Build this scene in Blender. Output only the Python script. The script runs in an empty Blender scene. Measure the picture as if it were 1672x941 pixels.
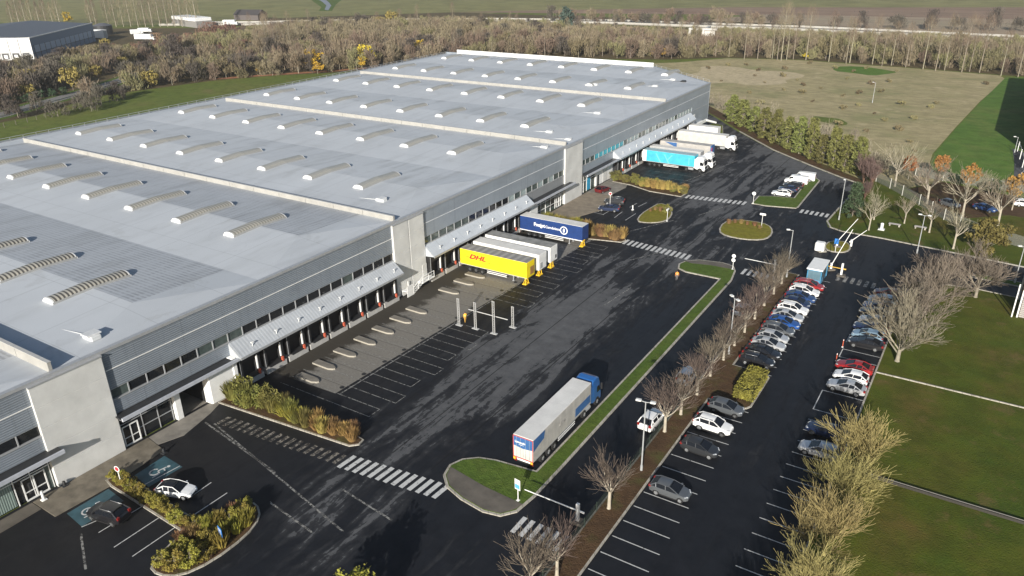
import bpy, math, random
import numpy as np
from mathutils import Vector, Matrix
rnd = random.Random(7)
sc = bpy.context.scene
COL = sc.collection
R_ = math.radians

# ------------------------------------------------------------------ camera model (metres; the facade runs along +Y at x = 0)
CX, CY, F = 836.0, 470.5, 1250.0
CAM = np.array([76.8, 0.0, 52.0])
_dy = np.array([1712.0 - CX, -108.0 - CY, F]); _dy /= np.linalg.norm(_dy)
_dx = -np.array([-1284.0 - CX, -56.0 - CY, F]); _dx /= np.linalg.norm(_dx)
_dx = _dx - _dy * np.dot(_dx, _dy); _dx /= np.linalg.norm(_dx)
_dz = np.cross(_dx, _dy)
RM = np.stack([_dx, _dy, _dz], 1)

def at(px, py, z=0.0):
    """ground position (metres) seen at a place in the survey photograph"""
    w = RM.T @ np.array([px - CX, py - CY, F])
    t = (z - CAM[2]) / w[2]
    return (float(CAM[0] + w[0] * t), float(CAM[1] + w[1] * t))

# ------------------------------------------------------------------ materials
MATS = {}
def nodes_of(name):
    m = bpy.data.materials.new(name); m.use_nodes = True
    nt = m.node_tree
    b = nt.nodes['Principled BSDF']
    return m, nt, b
def link(nt, a, b): nt.links.new(a, b)
def nd(nt, t, **kw):
    n = nt.nodes.new(t)
    for k, v in kw.items():
        if k in n.inputs: n.inputs[k].default_value = v
        else: setattr(n, k, v)
    return n
def coords(nt, kind='Object', scale=(1, 1, 1), rot=(0, 0, 0)):
    tc = nd(nt, 'ShaderNodeTexCoord')
    mp = nd(nt, 'ShaderNodeMapping')
    mp.inputs['Scale'].default_value = scale
    mp.inputs['Rotation'].default_value = rot
    link(nt, tc.outputs[kind], mp.inputs[0])
    return mp.outputs[0]
def c4(c): return (c[0], c[1], c[2], 1.0)
def noise(nt, vec, scale, detail=4, rough=0.6, dist=0.0):
    n = nd(nt, 'ShaderNodeTexNoise')
    n.inputs['Scale'].default_value = scale; n.inputs['Detail'].default_value = detail
    n.inputs['Roughness'].default_value = rough; n.inputs['Distortion'].default_value = dist
    link(nt, vec, n.inputs['Vector'])
    return n.outputs[0]
def ramp(nt, fac, stops, interp='LINEAR'):
    r = nd(nt, 'ShaderNodeValToRGB'); cr = r.color_ramp; cr.interpolation = interp
    while len(cr.elements) < len(stops): cr.elements.new(0.5)
    for e, (p, c) in zip(cr.elements, stops):
        e.position = p; e.color = c4(c) if not isinstance(c, (int, float)) else (c, c, c, 1)
    link(nt, fac, r.inputs[0])
    return r.outputs[0]
def mix(nt, fac, a, b, mode='MIX'):
    m = nd(nt, 'ShaderNodeMix', data_type='RGBA', blend_type=mode)
    if isinstance(fac, (int, float)): m.inputs[0].default_value = fac
    else: link(nt, fac, m.inputs[0])
    for s, i in ((a, 6), (b, 7)):
        if isinstance(s, tuple): m.inputs[i].default_value = c4(s)
        else: link(nt, s, m.inputs[i])
    return m.outputs[2]
def math_(nt, op, a, b=0.0, clamp=False):
    m = nd(nt, 'ShaderNodeMath', operation=op, use_clamp=clamp)
    for s, i in ((a, 0), (b, 1)):
        if isinstance(s, (int, float)): m.inputs[i].default_value = s
        else: link(nt, s, m.inputs[i])
    return m.outputs[0]
def bump(nt, b, h, strength=0.3, dist=0.05):
    n = nd(nt, 'ShaderNodeBump'); n.inputs['Strength'].default_value = strength; n.inputs['Distance'].default_value = dist
    link(nt, h, n.inputs['Height']); link(nt, n.outputs[0], b.inputs['Normal'])

def pm(name, col, rough=0.6, metal=0.0, var=0.12, scale=1.5, rnd_var=0.0, spec=0.5, coat=0.0, bmp=0.0):
    """plain procedural material: base colour broken up by noise (and per object)"""
    if name in MATS: return MATS[name]
    m, nt, b = nodes_of(name)
    v = coords(nt)
    n = noise(nt, v, scale, 5)
    lo = tuple(c * (1 - var) for c in col); hi = tuple(min(1, c * (1 + var)) for c in col)
    c = ramp(nt, n, [(0.3, lo), (0.7, hi)])
    if rnd_var:
        oi = nd(nt, 'ShaderNodeObjectInfo')
        k = math_(nt, 'MULTIPLY_ADD', oi.outputs['Random'], 2 * rnd_var); k.node.inputs[2].default_value = 1 - rnd_var
        hs = nd(nt, 'ShaderNodeHueSaturation')
        link(nt, k, hs.inputs['Value']); link(nt, c, hs.inputs['Color'])
        hk = math_(nt, 'MULTIPLY_ADD', oi.outputs['Random'], 0.05); hk.node.inputs[2].default_value = 0.475
        link(nt, hk, hs.inputs['Hue'])
        c = hs.outputs[0]
    link(nt, c, b.inputs['Base Color'])
    b.inputs['Roughness'].default_value = rough; b.inputs['Metallic'].default_value = metal
    b.inputs['Specular IOR Level'].default_value = spec
    if coat: b.inputs['Coat Weight'].default_value = coat; b.inputs['Coat Roughness'].default_value = 0.05
    if bmp: bump(nt, b, n, bmp, 0.05)
    MATS[name] = m
    return m

# ------------------------------------------------------------------ mesh builder
class MB:
    def __init__(s): s.v = []; s.f = []; s.m = []
    def add(s, vs, fs, m=0):
        o = len(s.v); s.v += [tuple(p) for p in vs]
        for f in fs: s.f.append(tuple(i + o for i in f)); s.m.append(m)
    def box(s, x0, x1, y0, y1, z0, z1, m=0):
        s.add([(x0,y0,z0),(x1,y0,z0),(x1,y1,z0),(x0,y1,z0),(x0,y0,z1),(x1,y0,z1),(x1,y1,z1),(x0,y1,z1)],
              [(0,3,2,1),(4,5,6,7),(0,1,5,4),(1,2,6,5),(2,3,7,6),(3,0,4,7)], m)
    def bbox(s, x0, x1, y0, y1, z0, z1, c=0.03, m=0):
        """box with chamfered vertical and top edges"""
        a = [(x0+c,y0),(x1-c,y0),(x1,y0+c),(x1,y1-c),(x1-c,y1),(x0+c,y1),(x0,y1-c),(x0,y0+c)]
        k = lambda p: (min(max(p[0], x0+c), x1-c), min(max(p[1], y0+c), y1-c))
        vs = [(p[0],p[1],z0) for p in a] + [(p[0],p[1],z1-c) for p in a] + [(*k(p), z1) for p in a]
        fs = [tuple(range(7,-1,-1)), tuple(range(16,24))]
        for r in (0, 8):
            for i in range(8): j=(i+1)%8; fs.append((r+i, r+j, r+8+j, r+8+i))
        s.add(vs, fs, m)
    def prism(s, pts, z0, z1, m=0, mt=None):
        n = len(pts)
        vs = [(p[0],p[1],z0) for p in pts] + [(p[0],p[1],z1) for p in pts]
        s.add(vs, [tuple(range(n-1,-1,-1))] + [(i,(i+1)%n,n+(i+1)%n,n+i) for i in range(n)], m)
        s.add([(p[0],p[1],z1) for p in pts], [tuple(range(n))], m if mt is None else mt)
    def face(s, pts, m=0): s.add(pts, [tuple(range(len(pts)))], m)
    def tube(s, p, q, r0, r1=None, n=8, m=0, cap=True):
        r1 = r0 if r1 is None else r1
        p = Vector(p); q = Vector(q); d = (q - p)
        if d.length < 1e-6: return
        d.normalize(); u = d.orthogonal().normalized(); w = d.cross(u)
        vs = []
        for c, r in ((p, r0), (q, r1)):
            for i in range(n):
                a = 2*math.pi*i/n; vs.append(tuple(c + (u*math.cos(a) + w*math.sin(a))*r))
        fs = [(i,(i+1)%n,n+(i+1)%n,n+i) for i in range(n)]
        if cap: fs += [tuple(range(n-1,-1,-1)), tuple(range(n,2*n))]
        s.add(vs, fs, m)
    def loft(s, rings, m=0, closed=True, caps=True):
        n = len(rings[0]); vs = [p for r in rings for p in r]; fs = []
        for k in range(len(rings)-1):
            for i in range(n if closed else n-1):
                j = (i+1)%n; fs.append((k*n+i, k*n+j, (k+1)*n+j, (k+1)*n+i))
        if caps: fs += [tuple(range(n-1,-1,-1)), tuple(range((len(rings)-1)*n, len(rings)*n))]
        s.add(vs, fs, m)
    def mesh(s, name, mats, smooth=False):
        me = bpy.data.meshes.new(name); me.from_pydata(s.v, [], s.f)
        for k in (mats if isinstance(mats, (list, tuple)) else [mats]): me.materials.append(k)
        me.polygons.foreach_set('material_index', s.m)
        if smooth: me.polygons.foreach_set('use_smooth', [True]*len(s.f))
        me.update(); return me
    def build(s, name, mats, parent=None, smooth=False):
        o = bpy.data.objects.new(name, s.mesh(name, mats, smooth)); COL.objects.link(o)
        if parent is not None: o.parent = parent
        return o

def mobj(name, me, parent=None, loc=(0,0,0), rz=0.0):
    o = bpy.data.objects.new(name, me); COL.objects.link(o); o.location = loc; o.rotation_euler = (0,0,rz)
    if parent is not None: o.parent = parent
    return o
def thing(name, label, cat, loc=(0,0,0), rz=0.0, group=None):
    o = bpy.data.objects.new(name, None); COL.objects.link(o)
    o.location = (loc[0], loc[1], loc[2] if len(loc) > 2 else 0.0); o.rotation_euler = (0,0,rz)
    o.empty_display_size = 0.3
    o['label'] = label; o['category'] = cat
    if group: o['group'] = group
    return o
def tag(o, label, cat, group=None):
    o['label'] = label; o['category'] = cat
    if group: o['group'] = group
    return o
def struct(o, kind='structure'): o['kind'] = kind; return o
def copy_thing(r, loc, rz=0.0, sc_=None, label=None, group=None):
    """a thing with copies of its parts and their sub-parts (mesh data shared)"""
    c = r.copy(); COL.objects.link(c); c.location = (loc[0], loc[1], loc[2] if len(loc) > 2 else 0.0); c.rotation_euler = (0,0,rz)
    if sc_: c.scale = (sc_, sc_, sc_) if isinstance(sc_, (int, float)) else sc_
    if label: c['label'] = label
    if group: c['group'] = group
    for ch in r.children:
        d = ch.copy(); COL.objects.link(d); d.parent = c
        for g in ch.children:
            e = g.copy(); COL.objects.link(e); e.parent = d
    return c
def ordn(i):
    w = ['first','second','third','fourth','fifth','sixth','seventh','eighth','ninth','tenth','eleventh','twelfth','thirteenth','fourteenth','fifteenth','sixteenth','seventeenth','eighteenth','nineteenth','twentieth']
    return w[i]
def text_mesh(body, size, mat, shear=0.0, extrude=0.012, bold=0.0, align='CENTER'):
    cu = bpy.data.curves.new('lettering', 'FONT'); cu.body = body; cu.size = size; cu.shear = shear
    cu.extrude = extrude; cu.offset = bold; cu.align_x = align; cu.align_y = 'CENTER'; cu.resolution_u = 3
    t = bpy.data.objects.new('tmp', cu); COL.objects.link(t)
    bpy.context.view_layer.update()
    me = bpy.data.meshes.new_from_object(t.evaluated_get(bpy.context.evaluated_depsgraph_get()))
    bpy.data.objects.remove(t); me.materials.clear(); me.materials.append(mat); me.name = 'lettering'
    return me
def inset(poly, d):
    n = len(poly); out = []
    A = sum(poly[i][0]*poly[(i+1)%n][1]-poly[(i+1)%n][0]*poly[i][1] for i in range(n))
    sg = 1 if A > 0 else -1
    for i in range(n):
        p = Vector(poly[i-1]); q = Vector(poly[i]); r = Vector(poly[(i+1)%n])
        e1 = (q-p).normalized(); e2 = (r-q).normalized()
        n1 = Vector((-e1.y, e1.x))*sg; n2 = Vector((-e2.y, e2.x))*sg
        b = (n1+n2); k = max(0.35, 1+n1.dot(n2))
        q2 = q + b*(d/k); out.append((q2.x, q2.y))
    return out
def smoothpoly(poly, it=2):
    for _ in range(it):
        n = len(poly); o = []
        for i in range(n):
            p, q = poly[i], poly[(i+1)%n]
            o += [(p[0]*.75+q[0]*.25, p[1]*.75+q[1]*.25), (p[0]*.25+q[0]*.75, p[1]*.25+q[1]*.75)]
        poly = o
    return poly
# ------------------------------------------------------------------ ground materials
def asphalt_mat():
    m, nt, b = nodes_of('asphalt_wet_and_dry')
    tc = nd(nt, 'ShaderNodeTexCoord'); P = tc.outputs['Object']
    sx = nd(nt, 'ShaderNodeSeparateXYZ'); link(nt, P, sx.inputs[0]); X, Y = sx.outputs[0], sx.outputs[1]
    st = coords(nt, 'Object', (1.0, 0.22, 1.0), (0, 0, R_(4)))
    n1 = noise(nt, st, 0.36, 10, 0.70, 0.6)
    n2 = noise(nt, coords(nt, 'Object', (1, .8, 1)), 0.055, 3, 0.5)
    # where the paving is worn and dries first: the middle of the lorry yard and the far drive
    def gauss(c, w, src):
        d = math_(nt, 'SUBTRACT', src, c); d = math_(nt, 'DIVIDE', d, w); d = math_(nt, 'MULTIPLY', d, d)
        d = math_(nt, 'MULTIPLY', d, -1.0); return math_(nt, 'EXPONENT', d)
    g1 = math_(nt, 'MULTIPLY', gauss(27.5, 9.0, X), gauss(88, 44, Y))
    g2 = math_(nt, 'MULTIPLY', gauss(28, 14, X), gauss(172, 32, Y))
    g3 = math_(nt, 'MULTIPLY', gauss(27, 9, X), gauss(42, 6, Y))
    g4 = math_(nt, 'MULTIPLY', gauss(44, 14, X), gauss(133, 16, Y))
    z = math_(nt, 'ADD', math_(nt, 'MULTIPLY', g1, 0.180), math_(nt, 'MULTIPLY', g2, 0.185))
    z = math_(nt, 'ADD', z, math_(nt, 'MULTIPLY', g3, 0.07))
    z = math_(nt, 'ADD', z, math_(nt, 'MULTIPLY', g4, 0.085))
    n3 = noise(nt, coords(nt, 'Object', (1.0, 0.035, 1.0), (0, 0, R_(2))), 0.9, 5, 0.6)   # tyre-worn streaks along the drive
    n4 = noise(nt, coords(nt, 'Object', (1.0, 1.0, 1.0)), 0.9, 6, 0.75)
    far_d = math_(nt, 'MULTIPLY', math_(nt, 'SUBTRACT', math_(nt, 'ADD', Y, X), 222.0), 0.012, True); z = math_(nt, 'ADD', z, math_(nt, 'MINIMUM', far_d, 0.13))   # the curved drive drains and dries
    s = math_(nt, 'ADD', math_(nt, 'MULTIPLY', n1, 0.46), math_(nt, 'MULTIPLY', n2, 0.20))
    s = math_(nt, 'ADD', s, math_(nt, 'ADD', math_(nt, 'MULTIPLY', n3, 0.20), math_(nt, 'MULTIPLY', n4, 0.14)))
    s = math_(nt, 'ADD', s, z)
    dry = ramp(nt, s, [(0.570, 0.0), (0.600, 0.10), (0.628, 0.20), (0.640, 0.80), (0.78, 1.0)])
    fine = noise(nt, P, 9.0, 3, 0.7)
    mid = noise(nt, P, 0.5, 6, 0.7)
    wetc = ramp(nt, mid, [(0.3, (0.0095, 0.0110, 0.0145)), (0.7, (0.0185, 0.0205, 0.0255))])
    dryc = ramp(nt, mid, [(0.3, (0.088, 0.091, 0.096)), (0.7, (0.150, 0.153, 0.158))])
    c = mix(nt, dry, wetc, dryc)
    # brownish silt near the docks
    silt = math_(nt, 'MULTIPLY', gauss(8, 10, X), noise(nt, P, 0.25, 5, 0.7)); silt = math_(nt, 'MULTIPLY', silt, 0.6, True)
    c = mix(nt, silt, c, (0.030, 0.026, 0.021))
    # laying joints of the lorry yard
    mo = math_(nt, 'MODULO', math_(nt, 'ADD', X, 1.3), 5.6); jo = math_(nt, 'LESS_THAN', mo, 0.16)
    jo = math_(nt, 'MULTIPLY', jo, math_(nt, 'MULTIPLY', math_(nt, 'GREATER_THAN', X, 15.5), math_(nt, 'LESS_THAN', X, 41)))
    jo = math_(nt, 'MULTIPLY', jo, math_(nt, 'GREATER_THAN', Y, 52))
    c = mix(nt, math_(nt, 'MULTIPLY', jo, 0.8), c, (0.013, 0.013, 0.014))
    c = mix(nt, math_(nt, 'MULTIPLY', fine, 0.35), c, (0.006, 0.006, 0.007))
    link(nt, c, b.inputs['Base Color'])
    r = ramp(nt, s, [(0.52, 0.50), (0.64, 0.9)])
    link(nt, r, b.inputs['Roughness']); b.inputs['Specular IOR Level'].default_value = 0.13
    bump(nt, b, fine, 0.25, 0.02)
    return m
ASPH = asphalt_mat()

def grass_mat(name, c1, c2, c3, s1=0.05, s2=0.6, bare=None, stretch=(1,1,1), rough=0.9):
    m, nt, b = nodes_of(name)
    v = coords(nt, 'Object', stretch)
    big = noise(nt, v, s1, 6, 0.65, 0.4); med = noise(nt, v, s2, 6, 0.7); fin = noise(nt, v, 5.0, 3, 0.7)
    c = ramp(nt, big, [(0.32, c1), (0.5, c2), (0.68, c3)])
    c = mix(nt, math_(nt, 'MULTIPLY', ramp(nt, med, [(0.42, 0.0), (0.62, 1.0)]), 0.62), c, tuple(x*0.55 for x in c2))
    if bare: c = mix(nt, ramp(nt, noise(nt, v, s1*2.3, 7, 0.72), [(0.56, 0.0), (0.68, 0.8)]), c, bare)
    c = mix(nt, math_(nt, 'MULTIPLY', fin, 0.45), c, tuple(x*0.35 for x in c1))
    link(nt, c, b.inputs['Base Color']); b.inputs['Roughness'].default_value = rough
    b.inputs['Specular IOR Level'].default_value = 0.15
    h = math_(nt, 'ADD', fin, med)
    bump(nt, b, h, 0.7, 0.18)
    return m
G_LAWN = grass_mat('lawn_grass', (0.058, 0.100, 0.011), (0.094, 0.110, 0.012), (0.132, 0.098, 0.024), 0.075, 0.28, (0.165, 0.112, 0.045))
G_VERGE = grass_mat('verge_grass', (0.080, 0.135, 0.022), (0.100, 0.155, 0.026), (0.130, 0.160, 0.036), 0.2, 1.2)
G_BANK = grass_mat('meadow_grass', (0.120, 0.165, 0.030), (0.150, 0.185, 0.038), (0.185, 0.185, 0.050), 0.03, 0.3, (0.20, 0.16, 0.065))
G_SPORT = grass_mat('sports_grass', (0.090, 0.180, 0.028), (0.120, 0.210, 0.037), (0.195, 0.205, 0.062), 0.03, 0.25)
G_ROUGH = grass_mat('rough_grass', (0.285, 0.285, 0.130), (0.440, 0.372, 0.205), (0.530, 0.435, 0.255), 0.035, 0.22, (0.60, 0.49, 0.31), (1, 1.6, 1))
G_MOSS = grass_mat('yellow_turf', (0.200, 0.190, 0.024), (0.240, 0.215, 0.030), (0.215, 0.170, 0.044), 0.3, 1.2)
SOIL = grass_mat('leaf_litter_soil', (0.075, 0.046, 0.026), (0.115, 0.068, 0.036), (0.095, 0.100, 0.030), 0.25, 0.9)
SAND = grass_mat('sandy_ground', (0.52, 0.43, 0.27), (0.60, 0.50, 0.32), (0.50, 0.42, 0.25), 0.06, 0.4)
F_GREEN = grass_mat('crop_green', (0.225, 0.225, 0.095), (0.260, 0.248, 0.105), (0.295, 0.268, 0.125), 0.006, 0.04)
F_BROWN = grass_mat('ploughed_brown', (0.26, 0.175, 0.125), (0.31, 0.215, 0.155), (0.34, 0.25, 0.18), 0.008, 0.05, None, (0.3, 2, 1))
F_TAN = grass_mat('stubble_tan', (0.36, 0.285, 0.20), (0.42, 0.33, 0.235), (0.34, 0.30, 0.20), 0.008, 0.05, None, (0.3, 2, 1))
WOODF = grass_mat('woodland_floor', (0.090, 0.075, 0.036), (0.130, 0.100, 0.050), (0.150, 0.112, 0.060), 0.05, 0.3)
CONC = pm('concrete_paving', (0.20, 0.185, 0.16), 0.85, var=0.3, scale=0.5, bmp=0.2)
def kerb_mat():
    m, nt, b = nodes_of('kerb_concrete'); tc = nd(nt, 'ShaderNodeTexCoord'); sx = nd(nt, 'ShaderNodeSeparateXYZ'); link(nt, tc.outputs['Object'], sx.inputs[0])
    n = noise(nt, coords(nt), 0.7, 7, 0.75); c = ramp(nt, n, [(0.32, (0.20,0.18,0.145)), (0.5, (0.36,0.335,0.285)), (0.68, (0.44,0.41,0.35))])
    f = math_(nt, 'FRACT', math_(nt, 'ADD', math_(nt, 'ADD', sx.outputs[0], sx.outputs[1]), 1000.0)); c = mix(nt, math_(nt, 'MULTIPLY', math_(nt, 'LESS_THAN', f, 0.07), 0.7), c, (0.07,0.065,0.05))
    link(nt, c, b.inputs['Base Color']); b.inputs['Roughness'].default_value = 0.85; return m
KERB = kerb_mat()
PAINT = None
def paint_mat(name, col, cover=0.42):
    m, nt, b = nodes_of(name)
    v = coords(nt); n = noise(nt, v, 2.2, 7, 0.75)
    a = ramp(nt, n, [(cover - 0.08, 0.12), (cover + 0.02, 1.0)])
    tr = nd(nt, 'ShaderNodeBsdfTransparent'); mx = nd(nt, 'ShaderNodeMixShader')
    b.inputs['Base Color'].default_value = c4(col); b.inputs['Roughness'].default_value = 0.7
    link(nt, a, mx.inputs[0]); link(nt, tr.outputs[0], mx.inputs[1]); link(nt, b.outputs[0], mx.inputs[2])
    link(nt, mx.outputs[0], nt.nodes['Material Output'].inputs[0])
    return m
PAINT = paint_mat('white_road_paint', (0.50, 0.50, 0.485), 0.43)
PAINT_W = paint_mat('worn_road_paint', (0.24, 0.235, 0.22), 0.50)
PAINT_T = pm('teal_bay_paint', (0.035, 0.085, 0.105), 0.6, var=0.35, scale=0.8)
PAINT_B = pm('blue_bay_paint', (0.055, 0.125, 0.215), 0.6, var=0.3, scale=0.8)
PAINT_Y = pm('yellow_line_paint', (0.45, 0.32, 0.05), 0.7)

# ------------------------------------------------------------------ the ground sheets
def sheet(name, pts, z, mat, kind='structure'):
    b = MB(); b.face([(p[0], p[1], z) for p in pts]); o = b.build(name, mat); o['kind'] = kind; return o
b = MB(); N = 24
ext = 3400.0
b.face([(-ext, -900, -0.06), (ext, -900, -0.06), (ext, ext, -0.06), (-ext, ext, -0.06)])
struct(b.build('ground', G_BANK))
sheet('asphalt_yard', [(-0.1,-30),(69.6,-30),(69.6,132.8),(78,134.6),(112,131.5),(112,146.0),(85.2,148.6),(62.3,151.5),(54.6,151.9),(52.2,153.2),(51.1,156.5),
      (51.6,170),(52.4,182),(51.5,187.1),(47,190.3),(38,198),(26,209),(11.5,226),(3,237),(-8,251),(-16,258),(-34,276),(-38,270),(-22,252),(-8,240),(-0.1,232)], 0.0, ASPH)
sheet('lawn', [(69.7,-30),(120,-30),(120,131),(112,131.4),(78,134.5),(69.7,132.7)], 0.004, G_LAWN)
sheet('park_lawn', [(55,152.1),(62.3,151.7),(85.2,148.8),(125,145.4),(125,176),(82,178),(71.5,169),(61.6,182.2),(52.7,195),(52,187.2),(52.8,182),(51.8,170),(51.4,157),(52.6,153.6)], 0.006, G_LAWN)
sheet('park_gravel', [(71.5,169.4),(82,178.4),(125,176.4),(125,186),(84,193),(67.9,198),(62,188)], -0.01, SOIL)
sheet('rough_field', [(-57,352),(-66,345),(-60,300),(-28,279),(-9,259),(12,232),(27,215),(40,202),(52.5,190.5),(53.5,195.5),(62,189),(68,198.5),(64,207),(63.2,225),(65.5,262),(69,310),(74.5,365),(72,374),(43,379),(16,381),(-9.6,384),(-41,376)], -0.03, G_ROUGH)
sheet('sandy_patch', smoothpoly([(-44,347),(-30,352),(-18,344),(-4,348),(6,338),(-1,326),(3,316),(-9,305),(-17,310),(-27,301),(-33,312),(-41,318),(-37,330)], 1), -0.02, SAND)
sheet('grass_patch', smoothpoly([at(1362,109),at(1400,108),at(1440,113),at(1468,118),at(1448,121),at(1425,124),at(1390,119),at(1360,116)], 1), -0.02, G_SPORT)
sheet('grass_patch', smoothpoly([at(1326,189),at(1350,192),at(1372,194),at(1388,203),at(1368,206),at(1345,199),at(1322,196)], 1), -0.02, G_BANK)
sheet('sports_field', [(68.3,198.4),(77.7,197.6),(84,193.4),(130,190),(160,372),(74.5,372),(69.4,310),(65.9,262),(63.6,225),(64.4,207)], -0.02, G_SPORT)
sheet('side_path', [(80.6,241),(84.5,236),(96,232),(96,196),(84.5,195.5),(82,205),(81.5,225)], -0.008, ASPH)
sheet('curved_drive_verge', [(52.8,190),(40.3,201.2),(27.4,214),(12.8,231.4),(-6,256),(-26,278.5),(-37,275),(-14,256.5),(-6,249.5),(4.2,237.2),(12.1,226.8),(26.4,209.6),(38.4,198.6),(47.3,190.9),(51.8,187.8)], -0.01, SOIL)
sheet('interior_floor', [(-6,43.6),(-0.1,43.6),(-0.1,48.1),(-6,48.1)], 0.004, CONC)
sheet('leaf_litter', smoothpoly([(-216,216),(-199,241),(-183,259),(-172,285),(-176,287),(-187,262),(-203,243),(-221,217)], 1), -0.02, pm('orange_leaf_litter', (0.30,0.125,0.055), .9, var=.3, scale=.3))
# land beyond: woodland floor and fields
sheet('woodland_floor', [(-205,118),(-207,137),(-224,168),(-214,215),(-200,238),(-182,256),(-160,290),(-136,334),(-66,358),(-41,378),(-9,386),(43,381),(74,376),(220,372),(240,500),(90,506),(-20,507),(-120,502),(-260,466),(-420,368),(-600,280),(-420,150),(-330,110)], -0.045, WOODF)
def far(name, px, mat, z): return sheet(name, [at(*p) for p in px], z, mat)
def ppx(name, pts, mat, z): return sheet(name, pts, z, mat)
ppx('crop_field', [(-2600,900),(-1300,500),(-640,330),(-560,322),(-420,400),(-300,480),(-290,575),(-135,612),(-132,675),(78,745),(1500,880),(2500,3800),(-2600,3800)], F_GREEN, -0.05)
ppx('ploughed_field', [(-330,545),(-135,600),(78,622),(1500,760),(1500,900),(78,752),(-20,715),(-132,676),(-290,577)], F_BROWN, -0.03)
ppx('stubble_field', [(-120,555),(78,535),(1500,560),(1500,762),(78,640),(-90,618)], F_TAN, -0.02)
ppx('embankment_grass', [(-420,395),(-300,470),(-166,500),(-44,510),(78,500),(300,490),(300,545),(78,536),(-120,553),(-330,546),(-440,440)], WOODF, -0.035)
ppx('field_strip', [at(505,-2),at(525,12),at(520,18),at(542,18),at(548,8),at(560,-2)], G_VERGE, -0.03)
ppx('country_lane', [at(516,-3),at(526,3),at(533,9),at(530,16),at(536,17),at(541,9),at(536,3),at(528,-3)], pm('lane_asphalt', (0.20,0.22,0.26), 0.6), 0.0)

# the public road behind the works, with its guard rail
ROADPX = [(-30,196),(0,189),(60,171),(130,152),(170,140),(205,129),(232,118),(262,106),(300,98),(340,94)]
ctr = [Vector((*at(*p), 0)) for p in ROADPX]
def ribbon(c, w, z, mat, name):
    L, Rr = [], []
    for i, p in enumerate(c):
        d = (c[min(i+1, len(c)-1)] - c[max(i-1, 0)]).normalized(); n = Vector((-d.y, d.x, 0))
        L.append(p + n*w/2); Rr.append(p - n*w/2)
    bb = MB()
    for i in range(len(c)-1): bb.face([(q.x, q.y, z) for q in (Rr[i], Rr[i+1], L[i+1], L[i])])
    o = bb.build(name, mat); o['kind'] = 'structure'; return L, Rr
ROADM = pm('road_asphalt', (0.17, 0.165, 0.155), 0.8, var=0.2, scale=0.3)
L_, R2 = ribbon(ctr, 8.0, 0.02, ROADM, 'road')
ribbon([p for p in ctr], 13.0, 0.0, G_VERGE, 'grass_verge')

# ------------------------------------------------------------------ raised islands: kerb ring and planted top
def island(poly, top, kname='kerb', tname='grass_verge', kw=0.28, h=0.13, sm=0):
    if sm: poly = smoothpoly(poly, sm)
    b = MB(); b.prism(poly, -0.02, h); struct(b.build(kname, KERB))
    b = MB(); b.prism(inset(poly, kw), h - 0.01, h + 0.035); return struct(b.build(tname, top))
strip = [(42.25,57.6),(37.5,57.0),(35.6,56.4),(34.2,55.2),(33.6,53.6),(34.1,51.8),(35.6,50.4),(38,49.6),(41.0,49.2),(42.9,49.6),(44.0,51.0),(44.35,54),(44.4,60),(44.3,118),(43.6,122.2),(42.6,124.2),(40.5,124.8),(36.5,124.0),(34.6,122.4),(34.0,120.4),(34.6,118.4),(36.4,117.5),(42.25,117.5)]
island(strip, G_VERGE)
PAVE = pm('brown_paving', (0.105, 0.092, 0.075), 0.85, var=0.3, scale=0.6)
o = MB(); o.prism([(34.05,53.3),(34.5,51.9),(35.8,50.75),(38.1,49.95),(40.9,49.55),(42.7,49.9),(43.65,51.2),(43.9,52.2),(39,52.5)], 0.1, 0.178); struct(o.build('pavement', PAVE))
o = MB(); o.prism([(34.4,122.0),(36.7,123.65),(40.5,124.45),(42.4,123.95),(43.2,122.6),(39,122.4),(36,121.6)], 0.1, 0.178); struct(o.build('pavement', PAVE))
hed = [(50.5,24),(53.3,24),(53.3,80.9),(57.9,81.1),(58.3,81.9),(58.3,89.8),(57.8,90.5),(53.3,90.7),(53.3,126),(50.7,126)]
island(hed, SOIL, tname='planting_bed', kw=0.2)
i1 = [at(1038,362),at(1056,365),at(1080,364),at(1094,358),at(1099,348),at(1094,337),at(1076,332),at(1062,340),at(1046,350)]
island(i1, G_MOSS, sm=1)
i2 = [at(1172,378),at(1184,386),at(1214,392),at(1244,393),at(1258,388),at(1263,378),at(1256,368),at(1232,362),at(1200,359),at(1180,364)]
island(i2, G_MOSS, sm=1)
i3 = [at(1227,333),at(1250,337),at(1300,341),at(1304,339),at(1339,296),at(1330,289),at(1321,291),at(1296,324),at(1260,321),at(1238,321)]
island(i3, G_VERGE)
i4 = [at(1344,404),at(1352,411),at(1375,414),at(1388,410),at(1390,402),at(1382,396),at(1368,394),at(1352,395)]
island(i4, G_MOSS, sm=1)
i5 = [at(1333,405),at(1332,409),at(1338,413),at(1350,412),at(1344,405),at(1338,401)]
island(i5, CONC, tname='pavement')
bed1 = [(1.2,48.6),(8,49.2),(21.8,50.4),(22.6,51.2),(22.4,52.2),(20,52.6),(6,52.2),(1.2,51.8)]
island(bed1, SOIL, tname='planting_bed', kw=0.2)
bed2 = [(3.6,32.2),(5.0,31.9),(18.6,31.5),(18.9,33.3),(5,33.9),(3.8,33.6)]
island(bed2, SOIL, tname='planting_bed', kw=0.2)
bed3 = [(18.8,27.0),(20.6,26.7),(22.5,27.7),(23.5,30.5),(23.5,34.5),(22.6,37.0),(20.6,38.3),(19.2,37.6),(18.2,34),(17.7,31)]
island(bed3, SOIL, tname='planting_bed', kw=0.2, sm=1)
bed4 = [(2.2,122.9),(13.5,123.3),(20.8,125.0),(21.2,126.4),(19.8,128.0),(13,128.4),(2.2,127.6)]
island(bed4, SOIL, tname='planting_bed', kw=0.2)
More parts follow.
